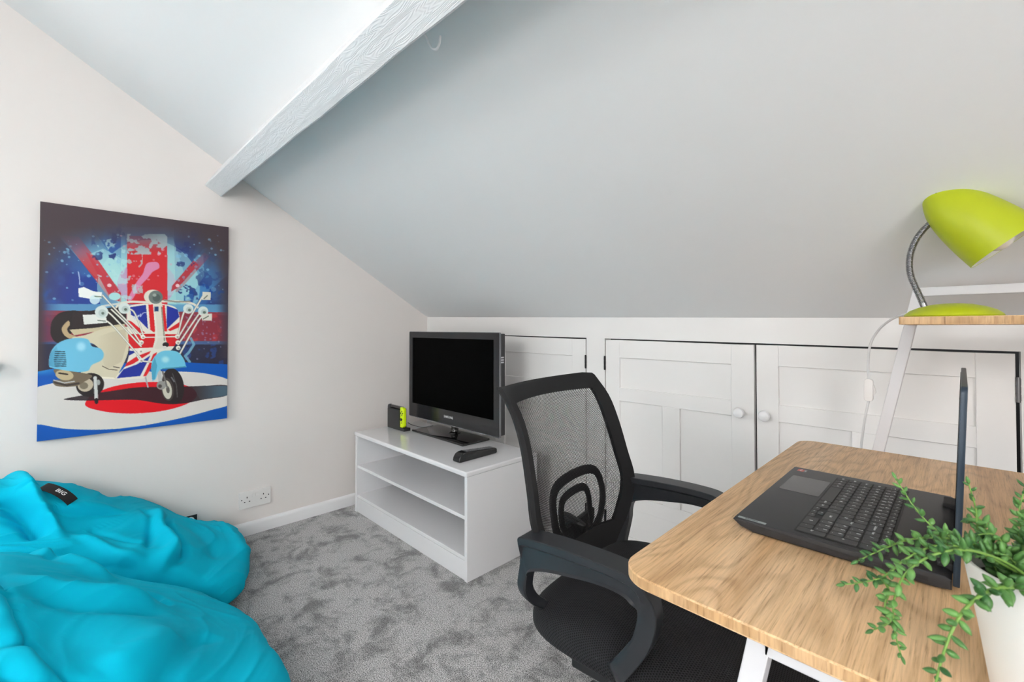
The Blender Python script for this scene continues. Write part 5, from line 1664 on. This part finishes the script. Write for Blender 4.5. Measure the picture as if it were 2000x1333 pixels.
# handlebar, headlamp
line([tuple(p) for p in spline([(455, 600), (480, 580), (540, 572), (610, 574), (700, 570), (770, 570), (840, 580), (870, 600)], 8)], 11, (226, 220, 204))
line([(700, 564), (760, 572), (830, 570)], 8, (150, 146, 134)); line([(380, 596), (470, 582)], 10, (206, 210, 204))
ell(642, 546, 46, 36, (228, 222, 204)); ell(656, 549, 36, 34, (112, 122, 116)); ell(660, 552, 20, 20, (84, 96, 92)); ell(650, 538, 10, 8, (150, 160, 152))
# crash bars and mirrors
W1 = (228, 226, 214)
line([(590, 755), (765, 750)], 6, W1)
for a in ([(386, 540), (440, 600), (590, 755)], [(400, 628), (430, 640), (580, 800)], [(390, 665), (440, 700), (578, 860)], [(500, 612), (545, 625), (592, 745)], [(430, 612), (520, 700), (582, 790)],
          [(898, 542), (880, 570), (770, 755)], [(830, 612), (800, 625), (768, 745)], [(900, 612), (872, 640), (770, 790)], [(915, 650), (880, 660), (778, 838)], [(560, 850), (582, 874), (636, 880)]):
    line([tuple(p) for p in spline(a, 6)], 9.5, (120, 118, 108)); line([tuple(p) for p in spline(a, 6)], 7, W1)
for (x, y) in ((590, 752), (582, 780), (578, 824), (580, 872), (765, 750), (768, 780), (770, 808)):
    ell(x, y, 12, 11, (236, 232, 220)); ell(x + 2, y + 3, 6, 5, (170, 164, 150))
poly([(262, 505), (290, 498), (340, 520), (382, 524), (380, 556), (330, 560), (264, 548)], (240, 242, 236)); ell(345, 562, 26, 24, (214, 236, 236), 0.9)
poly([(284, 640), (400, 636), (408, 680), (290, 690)], (232, 234, 226))
for (x, y, r_) in ((380, 626, 34), (496, 606, 30), (822, 608, 26), (898, 620, 26)):
    ell(x, y, r_, r_ * 0.95, (216, 226, 220)); ell(x + 4, y + 4, r_ * 0.6, r_ * 0.55, (190, 204, 198)); ell(x + 6, y + 6, 8, 7, (96, 110, 100))
poly([(896, 520), (938, 522), (936, 562), (892, 562)], (222, 218, 202)); poly([(890, 634), (944, 632), (942, 668), (892, 668)], (222, 220, 206))
line([(345, 545), (380, 548)], 5, (96, 120, 96)); line([(902, 556), (920, 540)], 5, (96, 104, 84)); line([(360, 668), (398, 672)], 5, (96, 110, 96)); line([(898, 660), (925, 645)], 5, (96, 104, 84))
# front wheel and mudguard
ell(742, 1004, 56, 92, DK, 1, -8); ell(714, 1020, 32, 60, (70, 60, 58), 1, -8); ell(712, 1022, 24, 48, (206, 200, 184), 1, -8); ell(716, 1022, 9, 18, (90, 84, 78), 1, -8)
line([(740, 940), (760, 1000), (764, 1060)], 5, (80, 76, 78)); line([(735, 960), (748, 980)], 7, (150, 150, 156), 0.7)
line([(672, 930), (680, 1000)], 20, (190, 192, 190)); ell(682, 1000, 24, 22, (150, 148, 142)); line([(690, 930), (712, 1010)], 9, (110, 106, 102)); ell(676, 1004, 10, 9, (80, 74, 70))
poly([(636, 970), (632, 900), (645, 858), (680, 828), (720, 822), (765, 828), (795, 860), (808, 898), (806, 908), (740, 912), (690, 916), (668, 930), (655, 965), (640, 976)], (112, 196, 222), 1, True)
put(smst(24, 6, np.hypot((X - 704) / 1.2, Y - 868)), (186, 232, 236), 0.8)
put(pin([(636, 970), (632, 900), (650, 858), (662, 900), (650, 970)]).astype(float), (52, 140, 176), 0.6)
line([(690, 915), (745, 911), (806, 905)], 6, (64, 140, 170))
# --- average down and store ------------------------------------------------------------
im = np.clip(img, 0, 1).reshape((CHH + 1), SS, (CW + 1), SS, 3).mean(axis=(1, 3))
linim = np.where(im <= 0.04045, im / 12.92, ((im + 0.055) / 1.055) ** 2.4)
PX = XL + 0.024; PY0, PY1, PZ0, PZ1 = -0.092, 0.553, 0.6125, 1.5625
m_art = bpy.data.materials.new('printed_canvas'); m_art.use_nodes = True
pa = m_art.node_tree.nodes['Principled BSDF']; pa.inputs['Roughness'].default_value = 0.5; pa.inputs['Specular IOR Level'].default_value = 0.3
va = m_art.node_tree.nodes.new('ShaderNodeAttribute'); va.attribute_name = 'print'
m_art.node_tree.links.new(va.outputs['Color'], pa.inputs['Base Color'])
tcx = m_art.node_tree.nodes.new('ShaderNodeTexCoord'); nn_ = m_art.node_tree.nodes.new('ShaderNodeTexNoise'); nn_.inputs['Scale'].default_value = 900
bb_ = m_art.node_tree.nodes.new('ShaderNodeBump'); bb_.inputs['Strength'].default_value = 0.12; bb_.inputs['Distance'].default_value = 0.0004
m_art.node_tree.links.new(tcx.outputs['Object'], nn_.inputs['Vector']); m_art.node_tree.links.new(nn_.outputs['Fac'], bb_.inputs['Height']); m_art.node_tree.links.new(bb_.outputs['Normal'], pa.inputs['Normal'])
CV = thing('canvas_print', 'tall canvas print of a flag-painted motor scooter on a target, hanging on the left wall', 'wall art', (XL, (PY0 + PY1) / 2, (PZ0 + PZ1) / 2))
u = np.linspace(0, 1, CW + 1); v = np.linspace(0, 1, CHH + 1)
vy = PY0 + (PY1 - PY0) * u; vz = PZ1 - (PZ1 - PZ0) * v
co = np.zeros((CHH + 1, CW + 1, 3)); co[..., 0] = PX; co[..., 1] = vy[None, :]; co[..., 2] = vz[:, None]
co -= np.array(CV.location)
nv = (CHH + 1) * (CW + 1)
ii = np.arange(nv).reshape(CHH + 1, CW + 1)
q = np.stack([ii[:-1, :-1], ii[1:, :-1], ii[1:, 1:], ii[:-1, 1:]], -1).reshape(-1, 4)
me = bpy.data.meshes.new('printed_face')
me.vertices.add(nv); me.vertices.foreach_set('co', co.ravel())
me.loops.add(q.size); me.loops.foreach_set('vertex_index', q.ravel().astype(np.int32))
me.polygons.add(len(q)); me.polygons.foreach_set('loop_start', np.arange(0, q.size, 4, dtype=np.int32)); me.polygons.foreach_set('loop_total', np.full(len(q), 4, dtype=np.int32))
me.update(calc_edges=True)
at_c = me.attributes.new('print', 'FLOAT_COLOR', 'POINT')
rgba = np.ones((nv, 4)); rgba[:, :3] = linim.reshape(-1, 3)
at_c.data.foreach_set('color', rgba.ravel())
me.materials.append(m_art)
pf = bpy.data.objects.new('printed_face', me); COL.objects.link(pf); pf.parent = CV
m_cedge = mat('canvas_wrapped_edge', rgb(60, 52, 56), 0.6)
m_cedge2 = mat('canvas_wrapped_edge_blue', rgb(10, 62, 132), 0.6)
bm = BM(); box(bm, XL + 0.001, PX - 0.0004, PY0, PY1, PZ0 + 0.25, PZ1, 0); box(bm, XL + 0.001, PX - 0.0004, PY0, PY1, PZ0, PZ0 + 0.25, 1)
obj('stretched_canvas', bm, [m_cedge, m_cedge2], CV)
